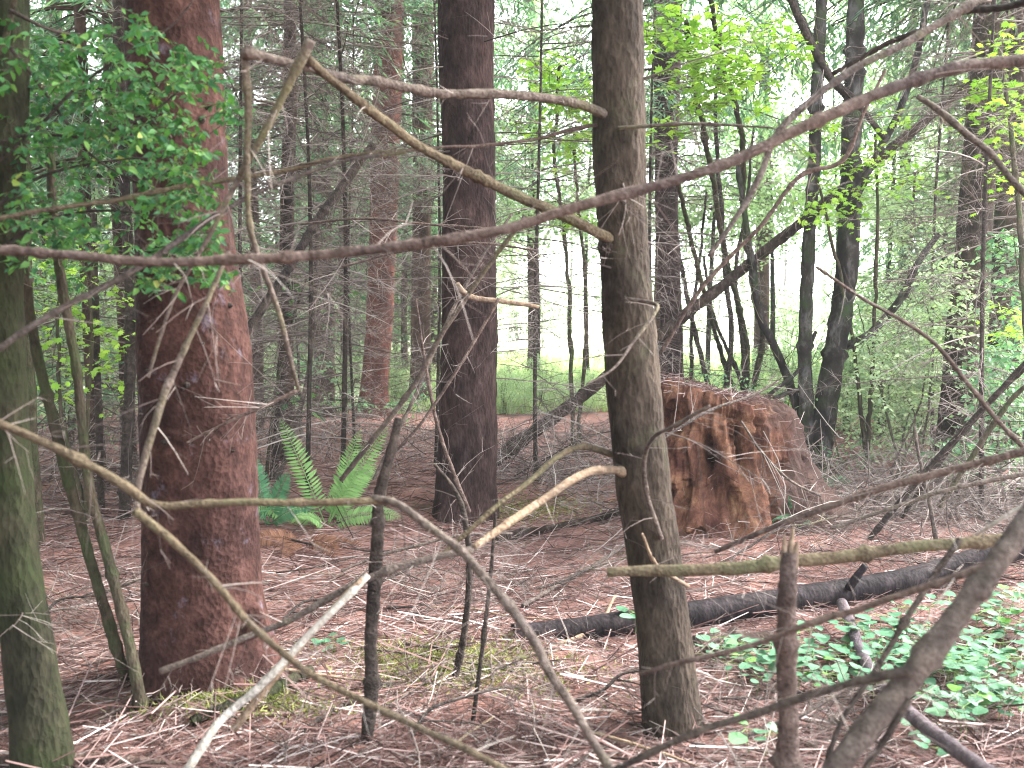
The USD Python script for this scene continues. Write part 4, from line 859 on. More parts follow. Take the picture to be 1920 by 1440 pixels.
A('dead_branch', 'bowed bare stick entering at the lower right edge above the black log', 'branch', [(1960, 925), (1900, 960), (1860, 985), (1830, 1003)], 2.3, 2.4, [10, 9, 6], 'wood_pale', 86, 3, (0.05, 0.2))
A('dead_branch', 'slanting thin pole standing beside the dark middle trunk', 'branch', [(985, 405), (900, 520), (830, 625), (770, 730), (690, 835), (640, 900)], 3.8, 4.0, [8, 10, 10, 10], 'wood_grey', 87, 8, (0.08, 0.3))
A('dead_branch', 'second thin pole slanting close by the dark middle trunk', 'branch', [(935, 560), (880, 655), (830, 735), (780, 805), (720, 870)], 4.6, 4.4, [6, 6, 5], 'wood_pink', 88, 5, (0.08, 0.25))
A('dead_branch', 'dark pole leaning between the red tree and the dark middle trunk', 'branch', [(700, 270), (640, 350), (590, 420), (540, 505), (465, 620), (440, 660)], 6.4, 6.0, [14, 16, 16, 16], 'wood_dark', 89, 10, (0.15, 0.5), r0=0.003)
A('dead_branch', 'short bent stub with a forked pale tip before the dark middle trunk', 'branch', [(1010, 575), (950, 566), (895, 560), (870, 548), (858, 532)], 5.2, 5.0, [7, 10, 12, 10], 'wood_tan', 90, 6, (0.08, 0.3))

# broken post and thin standing stems
POST, pq = A('broken_snag', 'broken upright dead stem with a splintered pinkish top in the lower right', 'dead stem', [(1470, 1470), (1478, 1350), (1474, 1250), (1476, 1150), (1477, 1090), (1479, 1035)], 2.45, 2.45, [44, 40, 38, 36, 34, 30], 'wood_pink', 91, 4, (0.05, 0.2), sides=14)
for k, (dx, hh) in enumerate(((-0.012, 0.05), (0.006, 0.075), (0.014, 0.035))):
    part(POST, 'splinter', stick([pq[-1] + [dx, 0, -0.05], pq[-1] + [dx * 1.2, -0.005, hh * 0.3], pq[-1] + [dx * 1.5 + 0.004, 0, hh]], [0.011, 0.008, 0.002], 6, 0.01, seed=k), M['wood_tan'])
A('broken_snag', 'dark broken stem standing before the fern with a knobbly joint', 'dead stem', [(688, 1400), (696, 1290), (695, 1200), (701, 1100), (708, 1000), (712, 930), (730, 860), (747, 785)], 3.25, 3.15, [26, 27, 26, 26, 24, 20, 14], 'wood_dark', 92, 8, (0.06, 0.25), sides=12)
def stem(label, pts, w, mat, seed, d=None, twigs=4, group=None, cat='dead stem', name='thin_stem', tl=(0.1, 0.35), r0=0.002):
    b = G(*pts[0]); d = b[1] if d is None else d
    return A(name, label, cat, pts, d, d, w, mat, seed, twigs, tl, group, r0=r0, step=0.03)
stem('thin dead sapling stem right of the broken dark stem', [(852, 1280), (872, 1180), (880, 1080), (876, 1000), (858, 930), (815, 870)], [15, 13, 11, 7], 'wood_dark', 101)
stem('hair-thin dead stem rising from the needles in the middle', [(888, 1350), (902, 1230), (915, 1130), (925, 1030), (928, 960)], [9, 8, 6], 'wood_dark', 102)
stem('bluish moss-grey sapling, right one of the pair left of the big red trunk', [(268, 1330), (232, 1160), (190, 1000), (165, 900), (145, 700), (118, 540), (100, 400), (92, 250)], [22, 20, 18, 17, 16], 'bark_sapling', 103, None, 10, None, 'sapling', 'sapling')
stem('leaning moss-grey sapling, left one of the pair left of the big red trunk', [(248, 1310), (200, 1150), (160, 1020), (118, 860), (84, 720), (62, 620), (40, 480), (20, 300)], [22, 20, 18, 16], 'bark_sapling', 104, 3.75, 10, None, 'sapling', 'sapling')
stem('thin dark stem close behind the big red trunk on its left', [(232, 1000), (240, 800), (246, 600), (238, 420), (228, 200), (222, 0)], [22, 20, 18, 18], 'wood_dark', 105, 7.0, 14, None, 'sapling', 'sapling', (0.2, 0.7), 0.003)
stem('slim shaded stem between the saplings and the big red trunk', [(190, 960), (186, 800), (180, 600), (176, 400)], [14, 13, 12, 10], 'wood_dark', 106, 7.4, 10, None, 'sapling', 'sapling', (0.2, 0.7), 0.003)
stem('slim grey stem at the far left behind the mossy trunk', [(75, 1030), (62, 850), (55, 650), (50, 450), (48, 250)], [22, 20, 18, 16], 'bark_sapling', 107, 6.2, 10, None, 'sapling', 'sapling', (0.2, 0.7), 0.003)
stem('thin brown stem just right of the big red trunk', [(512, 905), (525, 750), (535, 560), (540, 380), (544, 200), (540, 0)], [17, 17, 16, 16], 'wood_dark', 108, 9.0, 18, None, 'sapling', 'sapling', (0.2, 0.8), 0.0035)
stem('curving thin stem rising beside the sword fern', [(520, 900), (545, 830), (578, 700), (590, 560), (596, 420)], [10, 10, 9, 8], 'wood_grey', 109, 8.5, 10, None, 'sapling', 'sapling', (0.2, 0.6), 0.003)

# the long thin log at the bottom right and other ground sticks
A('fallen_branch', 'purplish smooth branch sloping from the black log down to the bottom right', 'branch', [(1578, 1130), (1600, 1185), (1625, 1245), (1660, 1295), (1710, 1342), (1770, 1390), (1860, 1452)], 4.6, 2.3, [20, 24, 29, 31], 'wood_mauve', 121, 2, (0.05, 0.15), sides=12, relief=0.15)
ground_stick('fallen_branch', 'mossy fallen branch by the foot of the big red tree', 'branch', [(360, 1362), (440, 1330), (520, 1300), (580, 1265)], [22, 26, 22], 'bark_moss', lift=0.02, seed=122)
ground_stick('fallen_branch', 'long pinkish stick along the very bottom left edge', 'branch', [(-20, 1434), (120, 1436), (240, 1440), (330, 1448)], [24, 26, 22], 'wood_pink', lift=0.02, seed=123)
ground_stick('fallen_branch', 'pale flat stick against the base of the big red tree', 'branch', [(276, 1304), (312, 1296), (355, 1290)], [14, 15, 12], 'wood_tan', lift=0.02, seed=124)
ground_stick('fallen_branch', 'thin dark stick lying beyond the broken dark stem', 'branch', [(648, 1330), (720, 1290), (800, 1240), (862, 1205)], [9, 9, 7], 'wood_dark', lift=0.02, seed=125)
ground_stick('fallen_branch', 'thin dark stick at the bottom left of centre', 'branch', [(548, 1400), (620, 1345), (650, 1325)], [9, 8, 6], 'wood_dark', lift=0.02, seed=126)
ground_stick('fallen_branch', 'bare stick pointing at the black log from lower left', 'branch', [(980, 1150), (1060, 1100), (1130, 1060), (1190, 1020)], [8, 8, 6], 'wood_grey', lift=0.04, seed=127)
ground_stick('fallen_branch', 'forked pale stick in front of the black log', 'branch', [(1020, 1225), (1090, 1200), (1130, 1180), (1152, 1150)], [8, 8, 6], 'wood_tan', lift=[0.02, 0.02, 0.05, 0.1], seed=128)
ground_stick('fallen_branch', 'reddish fallen branch lying behind the slender spruce below the stump', 'branch', [(930, 1015), (1020, 1000), (1110, 980), (1180, 960)], [16, 15, 12], 'log_brown', lift=0.03, seed=129)
g_ = RNG(77)
for k in range(70):
    x, y = fan_xy(g_, 1, 2.6, 9.0, 0.62, 1.2)
    a, L = g_.normal(0.1, 0.7), g_.uniform(0.25, 0.9)
    xs = x + np.cos(a) * L * np.linspace(-0.5, 0.5, 4); ys = y + np.sin(a) * L * np.linspace(-0.5, 0.5, 4) + g_.normal(0, 0.02, 4)
    q = np.stack([xs, ys, h(xs, ys) + 0.03 + g_.uniform(0, 0.02, 4)], -1)
    t = thing('fallen_twig', 'bare finger-thick twig lying on the needle litter', 'twig', q[0], 'twigs lying on the needle litter')
    part(t, 'wood', stick(q, np.linspace(1, 0.5, 4) * g_.uniform(0.004, 0.009), 6, 0.04, seed=k), M[['wood_grey', 'wood_pink', 'wood_tan', 'wood_dark'][k % 4]])

# ------------------------------------------------------------------ brush piles of dead twigs
def brush(name, label, centre, rx, ry, rz_, n, seed, lmin=0.3, lmax=1.1, r0=0.004):
    g = RNG(seed)
    cx, cy = centre[0], centre[1]
    t = thing(name, label, 'brush pile', (cx, cy, float(h(cx, cy))))
    x, y = cx + g.normal(0, rx, n), cy + g.normal(0, ry, n)
    zz = h(x, y) + np.abs(g.normal(0, rz_, n))
    a, el = g.uniform(0, 6.283, n), g.normal(0.1, 0.5, n)
    d = np.stack([np.cos(a) * np.cos(el), np.sin(a) * np.cos(el), np.sin(el)], -1)
    L = g.uniform(lmin, lmax, n)
    s = np.linspace(-0.5, 0.5, 5)
    pts = np.stack([x, y, zz], -1)[:, None] + d[:, None] * (L[:, None] * s)[..., None] + g.normal(0, 0.12, (n, 1, 3)) * (s ** 2 * 4)[None, :, None] * L[:, None, None]
    pts[..., 2] = np.maximum(pts[..., 2], h(pts[..., 0], pts[..., 1]))
    main = tubes(pts, r0 * g.uniform(0.4, 1.3, (n, 1)) * np.array([1, 0.9, 0.8, 0.6, 0.35]), 4, False)
    tw = [side_twigs(p, None, 6, 0.1, 0.35, g, r0=r0 * 0.4, sub=2) for p in pts[: n // 2]]
    part(t, 'twigs', join(main, *tw), M['twig'], smooth=False, kind='stuff')
brush('brush_pile', 'heap of fine dead twigs between the dark middle trunk and the slender spruce', G(1060, 900), 0.55, 0.5, 0.28, 360, 201)
brush('brush_pile', 'tangle of dead twigs right of the stump', G(1700, 950), 0.7, 0.5, 0.22, 360, 202)
brush('brush_pile', 'pile of grey dead twigs at the right edge beside the pole', G(1860, 960), 0.6, 0.5, 0.25, 288, 203)
brush('brush_pile', 'low twiggy tangle left of the stump foot', G(1200, 960), 0.35, 0.3, 0.15, 90, 204, 0.2, 0.7, 0.003)
brush('brush_pile', 'dim tangle of dead brush behind the saplings on the left', G(150, 960), 0.8, 0.6, 0.35, 160, 205)
brush('brush_pile', 'brushwood behind the fern between the two big trunks', G(720, 850), 0.8, 0.6, 0.3, 170, 206)

brush('brush_pile', 'dim heap of dead brush at the left edge beyond the mossy trunk', G(70, 900), 0.9, 0.7, 0.4, 240, 212)
brush('brush_pile', 'dim dead brush close behind the left side of the big red trunk', G(235, 905), 0.6, 0.6, 0.35, 180, 213)
brush('brush_pile', 'twiggy dead brush under the dead poles right of the big red trunk', G(560, 850), 0.9, 0.6, 0.3, 200, 214)
brush('brush_pile', 'scatter of grey dead sticks between the mossy trunk and the big red trunk', G(150, 1150), 0.35, 0.5, 0.06, 120, 207, 0.15, 0.6, 0.003)
brush('brush_pile', 'low mess of dead sticks in the bottom right corner under the dark bough', G(1500, 1380), 0.6, 0.3, 0.06, 130, 208, 0.15, 0.6, 0.0028)
brush('brush_pile', 'strewn pale twigs around the foot of the broken dark stem', G(760, 1330), 0.5, 0.35, 0.04, 150, 209, 0.15, 0.5, 0.0025)
brush('brush_pile', 'brush of dead sticks over the far end of the black log', G(1760, 1040), 0.6, 0.4, 0.2, 150, 210, 0.3, 1.0, 0.0035)
brush('brush_pile', 'twiggy litter heaped left of the black log', G(930, 1120), 0.6, 0.5, 0.05, 220, 211, 0.15, 0.6, 0.0025)
for k, (lab, pts, d0, d1, w, mt) in enumerate([
    ('long dark leaning stick rising right from the stump side to the right edge', [(1630, 1010), (1740, 880), (1840, 770), (1960, 640)], 5.6, 5.0, [10, 10, 9], 'wood_dark'),
    ('second dark leaning stick below the right-hand trunks', [(1690, 970), (1790, 830), (1890, 720), (1970, 650)], 6.2, 5.6, [9, 9, 8], 'wood_dark'),
    ('mossy leaning stick close under the right edge bush', [(1760, 950), (1840, 830), (1900, 745), (1970, 690)], 6.0, 5.6, [9, 10, 8], 'bark_sapling'),
    ('short steep stick standing in the twig tangle right of the stump', [(1755, 1010), (1738, 920), (1722, 850), (1715, 800)], 5.6, 5.6, [8, 7, 5], 'wood_grey'),
    ('bent grey stick spanning from the stump flare to the right edge', [(1560, 990), (1680, 950), (1790, 915), (1960, 880)], 5.0, 4.6, [7, 8, 9], 'wood_grey'),
    ('fine stick crossing the face of the stump', [(1230, 830), (1330, 770), (1400, 745), (1460, 715)], 4.6, 4.9, [6, 6, 4], 'wood_grey'),
    ('slack thin stick drooping over the lower face of the stump', [(1390, 790), (1430, 850), (1480, 900), (1540, 930)], 5.2, 5.2, [4, 5, 4], 'wood_grey'),
    ('thin pale stick leaning left of the sword fern against the big red trunk', [(560, 730), (500, 760), (430, 790), (350, 830)], 3.6, 3.45, [7, 6, 4], 'wood_pink'),
    ('whip-thin twig crossing between the reddish curved trunk and the dark middle trunk', [(560, 420), (680, 410), (800, 420), (930, 430)], 5.2, 5.4, [4, 5, 4], 'wood_pink'),
    ('long thin twig sagging in front of the dark middle trunk', [(640, 500), (760, 470), (880, 455), (1010, 470)], 5.0, 5.4, [5, 5, 4], 'wood_pink'),
    ('steep whip rising from the fern past the dark middle trunk', [(700, 900), (770, 760), (840, 600), (905, 480), (960, 400)], 5.6, 5.9, [7, 7, 5], 'wood_grey'),
    ('thin whip leaning left over the needles in the centre', [(880, 960), (830, 830), (800, 700), (780, 560)], 5.4, 5.4, [8, 7, 4], 'wood_pink'),
    ('straight thin twig low across the centre needles', [(640, 1070), (720, 1040), (860, 1005), (960, 1000)], 4.2, 4.6, [5, 6, 4], 'wood_grey')]):
    A('dead_branch', lab, 'branch', pts, d0, d1, w, mt, 700 + k, 12, (0.1, 0.45), r0=0.0022, step=0.03)

M['moss'] = island('floor_moss', [(0, (0.07, 0.085, 0.025)), (0.6, (0.13, 0.145, 0.045)), (1, (0.22, 0.22, 0.08))], trans=(1, 1.1, 0.6), trans_amt=0.3)
for lab, px, py, rx, ry, n in (('thin yellowish moss patch between the broken dark stem and the black log', 900, 1262, 0.28, 0.16, 2200), ('small yellow-green moss patch left of the black log end', 800, 1240, 0.25, 0.14, 1600), ('bright moss and grass patch behind the pale tan branch', 1000, 960, 0.3, 0.25, 1800), ('green moss on the root of the big red trunk', 450, 1318, 0.2, 0.06, 1200)):
    g = RNG(px)
    c = G(px, py)
    x, y = c[0] + g.normal(0, rx, n), c[1] + g.normal(0, ry, n)
    p = np.stack([x, y, h(x, y) + 0.02], -1)
    d = unit(g.normal(size=(n, 3)) * [1, 1, 0.3] + [0, 0, 0.6]); L = g.uniform(0.015, 0.05, (n, 1)); b = unit(np.cross(d, g.normal(size=(n, 3)))) * 0.004
    single('moss_patch', (np.stack([p - b, p + b, p + d * L], 1).reshape(-1, 3), np.arange(n * 3).reshape(-1, 3)), M['moss'], lab, 'moss', kind='stuff', smooth=False)

def bough(label, px, py, az, L, rise, seed, n=9, mat='wood_grey', r0=0.009):
    g = RNG(seed)
    p0 = G(px, py) + [0, 0, 0.02]
    d = np.array([math.cos(az), math.sin(az), rise])
    s = np.linspace(0, 1, 7)
    line = p0 + d * (L * s)[:, None] + np.array([0, 0, 0.12 * L]) * (np.sin(s * 3.0))[:, None] + g.normal(0, 0.02, (7, 3))
    t = thing('fallen_bough', label, 'branch', p0)
    part(t, 'wood', stick(line, np.linspace(r0, r0 * 0.3, 7), 8, 0.03, seed=seed, wob=0.01), M[mat])
    for k in range(n):
        u = 0.1 + 0.85 * k / n; i = int(u * 6); q = line[i] + (line[i + 1] - line[i]) * (u * 6 - i)
        sd = 1 if k % 2 else -1
        a2 = az + sd * g.uniform(0.5, 1.1); l2 = L * g.uniform(0.3, 0.6) * (1 - 0.5 * u)
        e = np.array([math.cos(a2), math.sin(a2), g.uniform(-0.1, 0.5)])
        ln = q + e * (l2 * np.linspace(0, 1, 5))[:, None] + np.array([0, 0, -0.15 * l2]) * (np.linspace(0, 1, 5) ** 2)[:, None]
        ln[:, 2] = np.maximum(ln[:, 2], h(ln[:, 0], ln[:, 1]) + 0.01)
        b = part(t, 'side_branch', stick(ln, np.linspace(r0 * 0.5, 0.0012, 5), 5, 0.05, seed=seed + k, wob=0.006), M[mat])
        part(b, 'twigs', side_twigs(ln, None, int(6 + 14 * l2), 0.08, 0.35, g, plane=1, r0=0.0013, sub=3), M['twig'], smooth=False, kind='stuff')
for args in (('dead twiggy bough lying in front of the black log end', 1010, 1120, 0.3, 1.1, 0.12, 801), ('dead twiggy bough lying between the two big trunks', 700, 1110, 0.5, 1.0, 0.15, 802), ('dead twiggy bough lying before the stump', 1350, 1060, 0.15, 1.3, 0.15, 803),
             ('grey twiggy bough tilted up at the right beside the stump', 1640, 1010, 0.5, 1.4, 0.4, 804), ('twiggy bough sprawling over the ground leaves at the right edge', 1750, 1120, 0.4, 1.0, 0.35, 805), ('twiggy bough among the pale sticks at bottom centre', 760, 1390, 0.6, 0.7, 0.15, 806),
             ('dead bough lying by the saplings on the left', 60, 1180, 0.2, 0.9, 0.2, 807), ('thin twiggy bough in front of the slender spruce foot', 1090, 1330, 0.2, 0.7, 0.15, 808), ('dark twiggy bough lying behind the dark middle trunk', 960, 900, 0.3, 1.5, 0.25, 809, 11, 'wood_dark'), ('twiggy bough at the foot of the big red trunk right side', 520, 1180, 0.5, 0.9, 0.2, 810),
             ('tall dead bough leaning in the twig tangle at the right edge', 1780, 980, 0.9, 1.6, 0.7, 811, 11, 'wood_dark'), ('dead bough in the bottom right corner', 1400, 1400, 0.2, 0.7, 0.2, 812)):
    bough(*args)

# ------------------------------------------------------------------ leaves
def leaf_shape(L=1.0, W=0.5, fold=0.12, droop=0.15):
    xs = np.array([0, 0.3, 0.65, 1.0]); hw = np.array([0.0, 1.0, 0.75, 0]) * W / 2
    v = [[0, 0, 0]]
    for x_, w_ in zip(xs[1:3], hw[1:3]):
        v += [[x_, w_, fold * w_ * 2 - droop * x_ ** 2], [x_, 0, -droop * x_ ** 2], [x_, -w_, fold * w_ * 2 - droop * x_ ** 2]]
    v += [[1, 0, -droop]]
    f = [[0, 2, 1], [0, 3, 2], [1, 2, 5], [1, 5, 4], [2, 3, 6], [2, 6, 5], [4, 5, 7], [5, 6, 7]]
    return np.array(v) * L, np.array(f)

def maple_shape(lobes=7):
    pts = []
    angs = np.linspace(-2.3, 2.3, lobes)
    for k, a in enumerate(angs):
        R = 1.0 - 0.28 * abs(a) / 2.3
        pts.append([R * math.cos(a) * 0.6 + 0.4, R * math.sin(a) * 0.6, -0.08 * R])
        if k < lobes - 1:
            b = (a + angs[k + 1]) / 2; R2 = 0.62 * R
            pts.append([R2 * math.cos(b) * 0.6 + 0.4, R2 * math.sin(b) * 0.6, 0.03])
    v = np.array([[0.02, 0, 0], [0.4, 0, 0.05]] + pts)
    n = len(pts)
    f = [[1, 2 + k, 3 + k] for k in range(n - 1)] + [[1, 2 + n - 1, 0], [1, 0, 2]]
    return v, np.array(f)

def round_leaf(lobes=3):
    a = np.linspace(-2.75, 2.75, 13)
    R = 0.5 * (1 + 0.16 * np.cos(a * lobes)) * (1 + 0.12 * np.cos(a))
    v = np.vstack([[[0.05, 0, 0], [0.42, 0, -0.05]], np.stack([0.5 + R * np.cos(a), R * np.sin(a) * 0.95, 0.05 * np.cos(2 * a) - 0.02], -1)])
    n = len(a)
    f = [[1, 2 + k, 3 + k] for k in range(n - 1)] + [[1, 2 + n - 1, 0], [1, 0, 2]]
    return v, np.array(f)

LEAF, MAPLE, ROUND = leaf_shape(1, 0.55), maple_shape(), round_leaf()

def place_leaves(shape, p, d, nrm, size):
    """copies of a leaf shape at points p, pointing along d with normal nrm: (n, k, 3) vertices"""
    v, f = shape
    d = unit(d); b = unit(np.cross(nrm, d)); c = np.cross(d, b)
    return p[:, None] + size[:, None, None] * (v[None, :, :1] * d[:, None] + v[None, :, 1:2] * b[:, None] + v[None, :, 2:] * c[:, None]), f

def leaf_parts(plant, V, f, order, mat_o, mat_s, limit=300, name='leaf'):
    """the leaves that show largest as parts, the rest joined"""
    first, rest = order[:limit], order[limit:]
    for i in first:
        part(plant, name, (V[i], f), M[mat_o], smooth=False)
    if len(rest):
        W = V[rest]
        part(plant, 'foliage', (W.reshape(-1, 3), (f[None] + (np.arange(len(rest)) * V.shape[1])[:, None, None]).reshape(-1, 3)), M[mat_s], smooth=False, kind='stuff')

def leafy_sprays(clumps, g, twig_len, n_leaf, shape, size, flat, hang):
    """clumps: (px, py, rx, ry, d0, d1, count). Twigs with alternate leaves. Returns twig mesh, leaf vertices, faces, sort key (nearest and largest first)"""
    T, V = [], []
    for px, py, rx, ry, d0, d1, cnt in clumps:
        for _ in range(int(cnt * 1.5)):
            a, rr = g.uniform(0, 6.283), math.sqrt(g.random())
            p0 = P(px + rx * rr * math.cos(a), py + ry * rr * math.sin(a), g.uniform(d0, d1))
            L = g.uniform(*twig_len)
            az = g.uniform(0, 6.283)
            d = unit(np.array([math.cos(az), math.sin(az) * 0.7, g.uniform(-0.45, 0.3)]))
            s = np.linspace(-0.5, 0.5, 5)
            line = p0 + d * (L * s)[:, None] + np.array([0, 0, -1]) * (L * 0.25 * (s + 0.5) ** 2)[:, None]
            T.append(line)
            k = g.integers(*n_leaf)
            t = np.linspace(0.05, 1, k)
            u = t * 4; i = np.clip(u.astype(int), 0, 3); w = (u - i)[:, None]
            q = line[i] * (1 - w) + line[i + 1] * w
            sd = np.where(np.arange(k) % 2, 1.0, -1.0)[:, None]
            lat = unit(np.cross(d, [0, 0, 1.0]))
            ld = unit(lat * sd * g.uniform(0.5, 1, (k, 1)) + d * 0.6 + np.array([0, 0, -1.0]) * g.uniform(0, hang, (k, 1)))
            nr = unit(np.array([0, 0, 1.0]) * flat + g.normal(0, 0.5, (k, 3)) + np.array([0, -0.35, 0]))
            nr = unit(nr - ld * (nr * ld).sum(1, keepdims=True))
            vv, f = place_leaves(shape, q, ld, nr, g.uniform(*size, k))
            V.append(vv)
    V = np.concatenate(V)
    T = np.array(T)
    key = np.argsort(V[:, 0, 1])
    return tubes(T, np.array([0.0022, 0.002, 0.0017, 0.0013, 0.0008]) * np.ones((len(T), 1)) * (np.mean(size) / 0.05) ** 0.5, 4, False), V, f, key

# leafy shrub in front of the big red tree
def left_shrub():
    g = RNG(301)
    base = G(-60, 1400)
    sh = thing('leafy_shrub', 'dark green leafy shrub hanging over the big red trunk at upper left', 'shrub', base)
    main = np.vstack([[base - [0, 0, 0.05]], pix_line([(-70, 1000), (-60, 600), (-30, 250), (10, 80), (40, -60)], base[1], 3.0)])
    part(sh, 'stem', stick(main, np.linspace(0.02, 0.008, len(main)), 9, 0.03, seed=1), M['bark_sapling'])
    for k, pts in enumerate([[(-40, 330), (60, 250), (150, 160), (260, 90), (330, 40), (370, -10)], [(8, 75), (60, 140), (125, 230), (170, 290), (230, 330), (330, 380), (420, 460)], [(-60, 520), (40, 440), (140, 400), (260, 400), (360, 430), (410, 520)], [(-35, 280), (60, 250), (180, 255), (300, 200), (400, 120), (450, 190)], [(20, 20), (110, 60), (220, 70), (290, 110)], [(-50, 420), (80, 330), (220, 300), (330, 290), (430, 225)]]):
        q = pix_line(pts, 2.95, 3.15 + 0.05 * k)
        part(sh, 'branch', stick(q, np.linspace(0.007, 0.002, len(q)), 6, 0.03, seed=20 + k), M['wood_dark'])
    d0, d1 = 2.75, 3.45
    clumps = [(285, 180, 75, 85, d0, d1, 36), (375, 120, 60, 45, d0, d1, 16), (335, 385, 85, 80, d0, d1, 50), (432, 215, 28, 32, d0, d1, 8), (205, 240, 70, 100, d0, d1, 30), (100, 260, 100, 150, d0, d1, 58), (55, 420, 75, 80, d0, d1, 25), (150, 110, 110, 50, d0, d1, 19), (355, 470, 70, 35, d0, d1, 22), (300, 515, 36, 28, d0, d1, 8), (395, 515, 34, 28, d0, d1, 8), (240, 60, 60, 40, d0, d1, 11), (180, 440, 80, 60, d0, d1, 14), (310, 290, 80, 60, d0, d1, 19), (120, 500, 60, 50, 3.6, 4.6, 14), (40, 100, 60, 80, d0, d1, 16)]
    tw, V, f, key = leafy_sprays(clumps, g, (0.06, 0.15), (6, 11), LEAF, (0.023, 0.043), 0.7, 0.9)
    part(sh, 'twigs', tw, M['twig_green'], kind='stuff')
    leaf_parts(sh, V, f, key, 'leaf_dark_o', 'leaf_dark')
left_shrub()

# vine maples and other deciduous saplings round the clearing
def maple(label, foot, stems, clumps, seed, size=(0.07, 0.12), mats=('leaf_maple_o', 'leaf_maple'), limit=120, shape=MAPLE, tl=(0.25, 0.5), nl=(4, 8), cat='sapling', name='vine_maple', mat='bark_sapling', flat=1.0):
    g = RNG(seed)
    base = G(*foot)
    t = thing(name, label, cat, base)
    for k, (pts, d1, w0, w1) in enumerate(stems):
        q = np.vstack([[base + [0.04 * k, 0.03 * k, -0.05]], pix_line(pts, base[1], d1)])
        part(t, 'stem', stick(q, np.linspace(w0, w1, len(q)) / 2 * base[1] / F, 7, 0.06, seed=seed + k, wob=0.02), M[mat])
    tw, V, f, key = leafy_sprays(clumps, g, tl, nl, shape, size, flat, 0.35)
    part(t, 'twigs', tw, M['twig_green'], kind='stuff')
    leaf_parts(t, V, f, key, *mats, limit=limit)

maple('bright green vine maple spreading at the top centre right of the slender spruce', (1390, 800), [([(1400, 650), (1360, 480), (1330, 300), (1300, 150), (1285, 40)], 9.0, 12, 6), ([(1430, 640), (1415, 560), (1395, 400), (1390, 250), (1350, 100), (1330, -20)], 9.3, 12, 6), ([(1340, 620), (1300, 470), (1270, 330)], 9.2, 10, 5)],
      [(1290, 60, 80, 60, 8.5, 9.6, 34), (1370, 100, 80, 60, 8.5, 9.6, 32), (1440, 70, 60, 50, 8.5, 9.6, 12), (1310, 150, 60, 60, 8.5, 9.6, 22), (1490, 90, 40, 30, 8.5, 9.6, 6), (1240, 250, 30, 30, 8.5, 9.6, 5), (1400, 170, 60, 40, 8.6, 9.6, 8)], 401)
maple('yellow-green vine maple seen between the dark middle trunk and the slender spruce', (1075, 850), [([(1070, 650), (1060, 450), (1040, 300), (1050, 120)], 9.6, 9, 5), ([(1100, 600), (1085, 400), (1075, 250)], 9.4, 8, 4)],
      [(1025, 130, 35, 45, 9.0, 9.8, 11), (1060, 165, 50, 40, 9.0, 9.8, 14), (1010, 240, 35, 25, 9.0, 9.8, 6), (1070, 280, 30, 20, 9.0, 9.8, 5), (1090, 200, 25, 60, 9.0, 9.8, 8), (1075, 410, 30, 14, 9.0, 9.8, 4)], 402)
maple('vivid green maple saplings leaves in front of the right-hand trunks', (1935, 1000), [([(1930, 700), (1910, 400), (1890, 200), (1870, 60)], 7.4, 14, 6)],
      [(1870, 190, 50, 45, 6.9, 7.6, 14), (1890, 90, 40, 35, 6.9, 7.6, 10), (1860, 165, 40, 25, 6.9, 7.6, 8), (1880, 330, 35, 25, 6.9, 7.6, 6), (1910, 600, 30, 40, 6.9, 7.6, 8), (1905, 240, 30, 30, 6.9, 7.6, 6)], 403, (0.05, 0.09))
maple('light green hazel leaves round the alder stems', (1625, 880), [([(1640, 600), (1645, 400), (1640, 250)], 9.2, 9, 4), ([(1600, 650), (1560, 450), (1530, 330)], 9.2, 9, 4)],
      [(1640, 280, 50, 30, 8.8, 9.6, 8), (1610, 330, 60, 40, 8.8, 9.6, 10), (1560, 370, 60, 40, 8.8, 9.6, 10), (1520, 250, 50, 40, 8.8, 9.6, 8), (1540, 410, 50, 30, 8.8, 9.6, 6), (1680, 200, 30, 30, 8.8, 9.6, 4), (1700, 330, 50, 30, 8.8, 9.6, 6)], 404, (0.05, 0.09))
maple('small-leaved green undergrowth sapling behind the pair of thin saplings on the left', (160, 985), [([(165, 800), (170, 600), (150, 450)], 6.8, 9, 4), ([(120, 800), (110, 560), (130, 420)], 7.2, 9, 4)],
      [(170, 560, 80, 60, 6.4, 7.6, 16), (130, 470, 70, 60, 6.4, 7.6, 14), (200, 640, 60, 50, 6.6, 8, 10), (160, 720, 70, 50, 6.6, 8, 10), (90, 620, 50, 80, 6.4, 7.6, 8)], 405, (0.04, 0.08), limit=60)
maple('low green sapling with sparse leaves just right of the big red trunk', (500, 905), [([(510, 780), (560, 560), (600, 480)], 9.0, 8, 4)],
      [(590, 520, 60, 40, 8.6, 9.4, 7), (560, 560, 60, 30, 8.6, 9.4, 6), (575, 745, 30, 24, 8.6, 9.4, 4), (470, 560, 30, 50, 8.6, 9.4, 5)], 406, (0.05, 0.1), limit=40, mats=('leaf_dark_o', 'leaf_dark'))

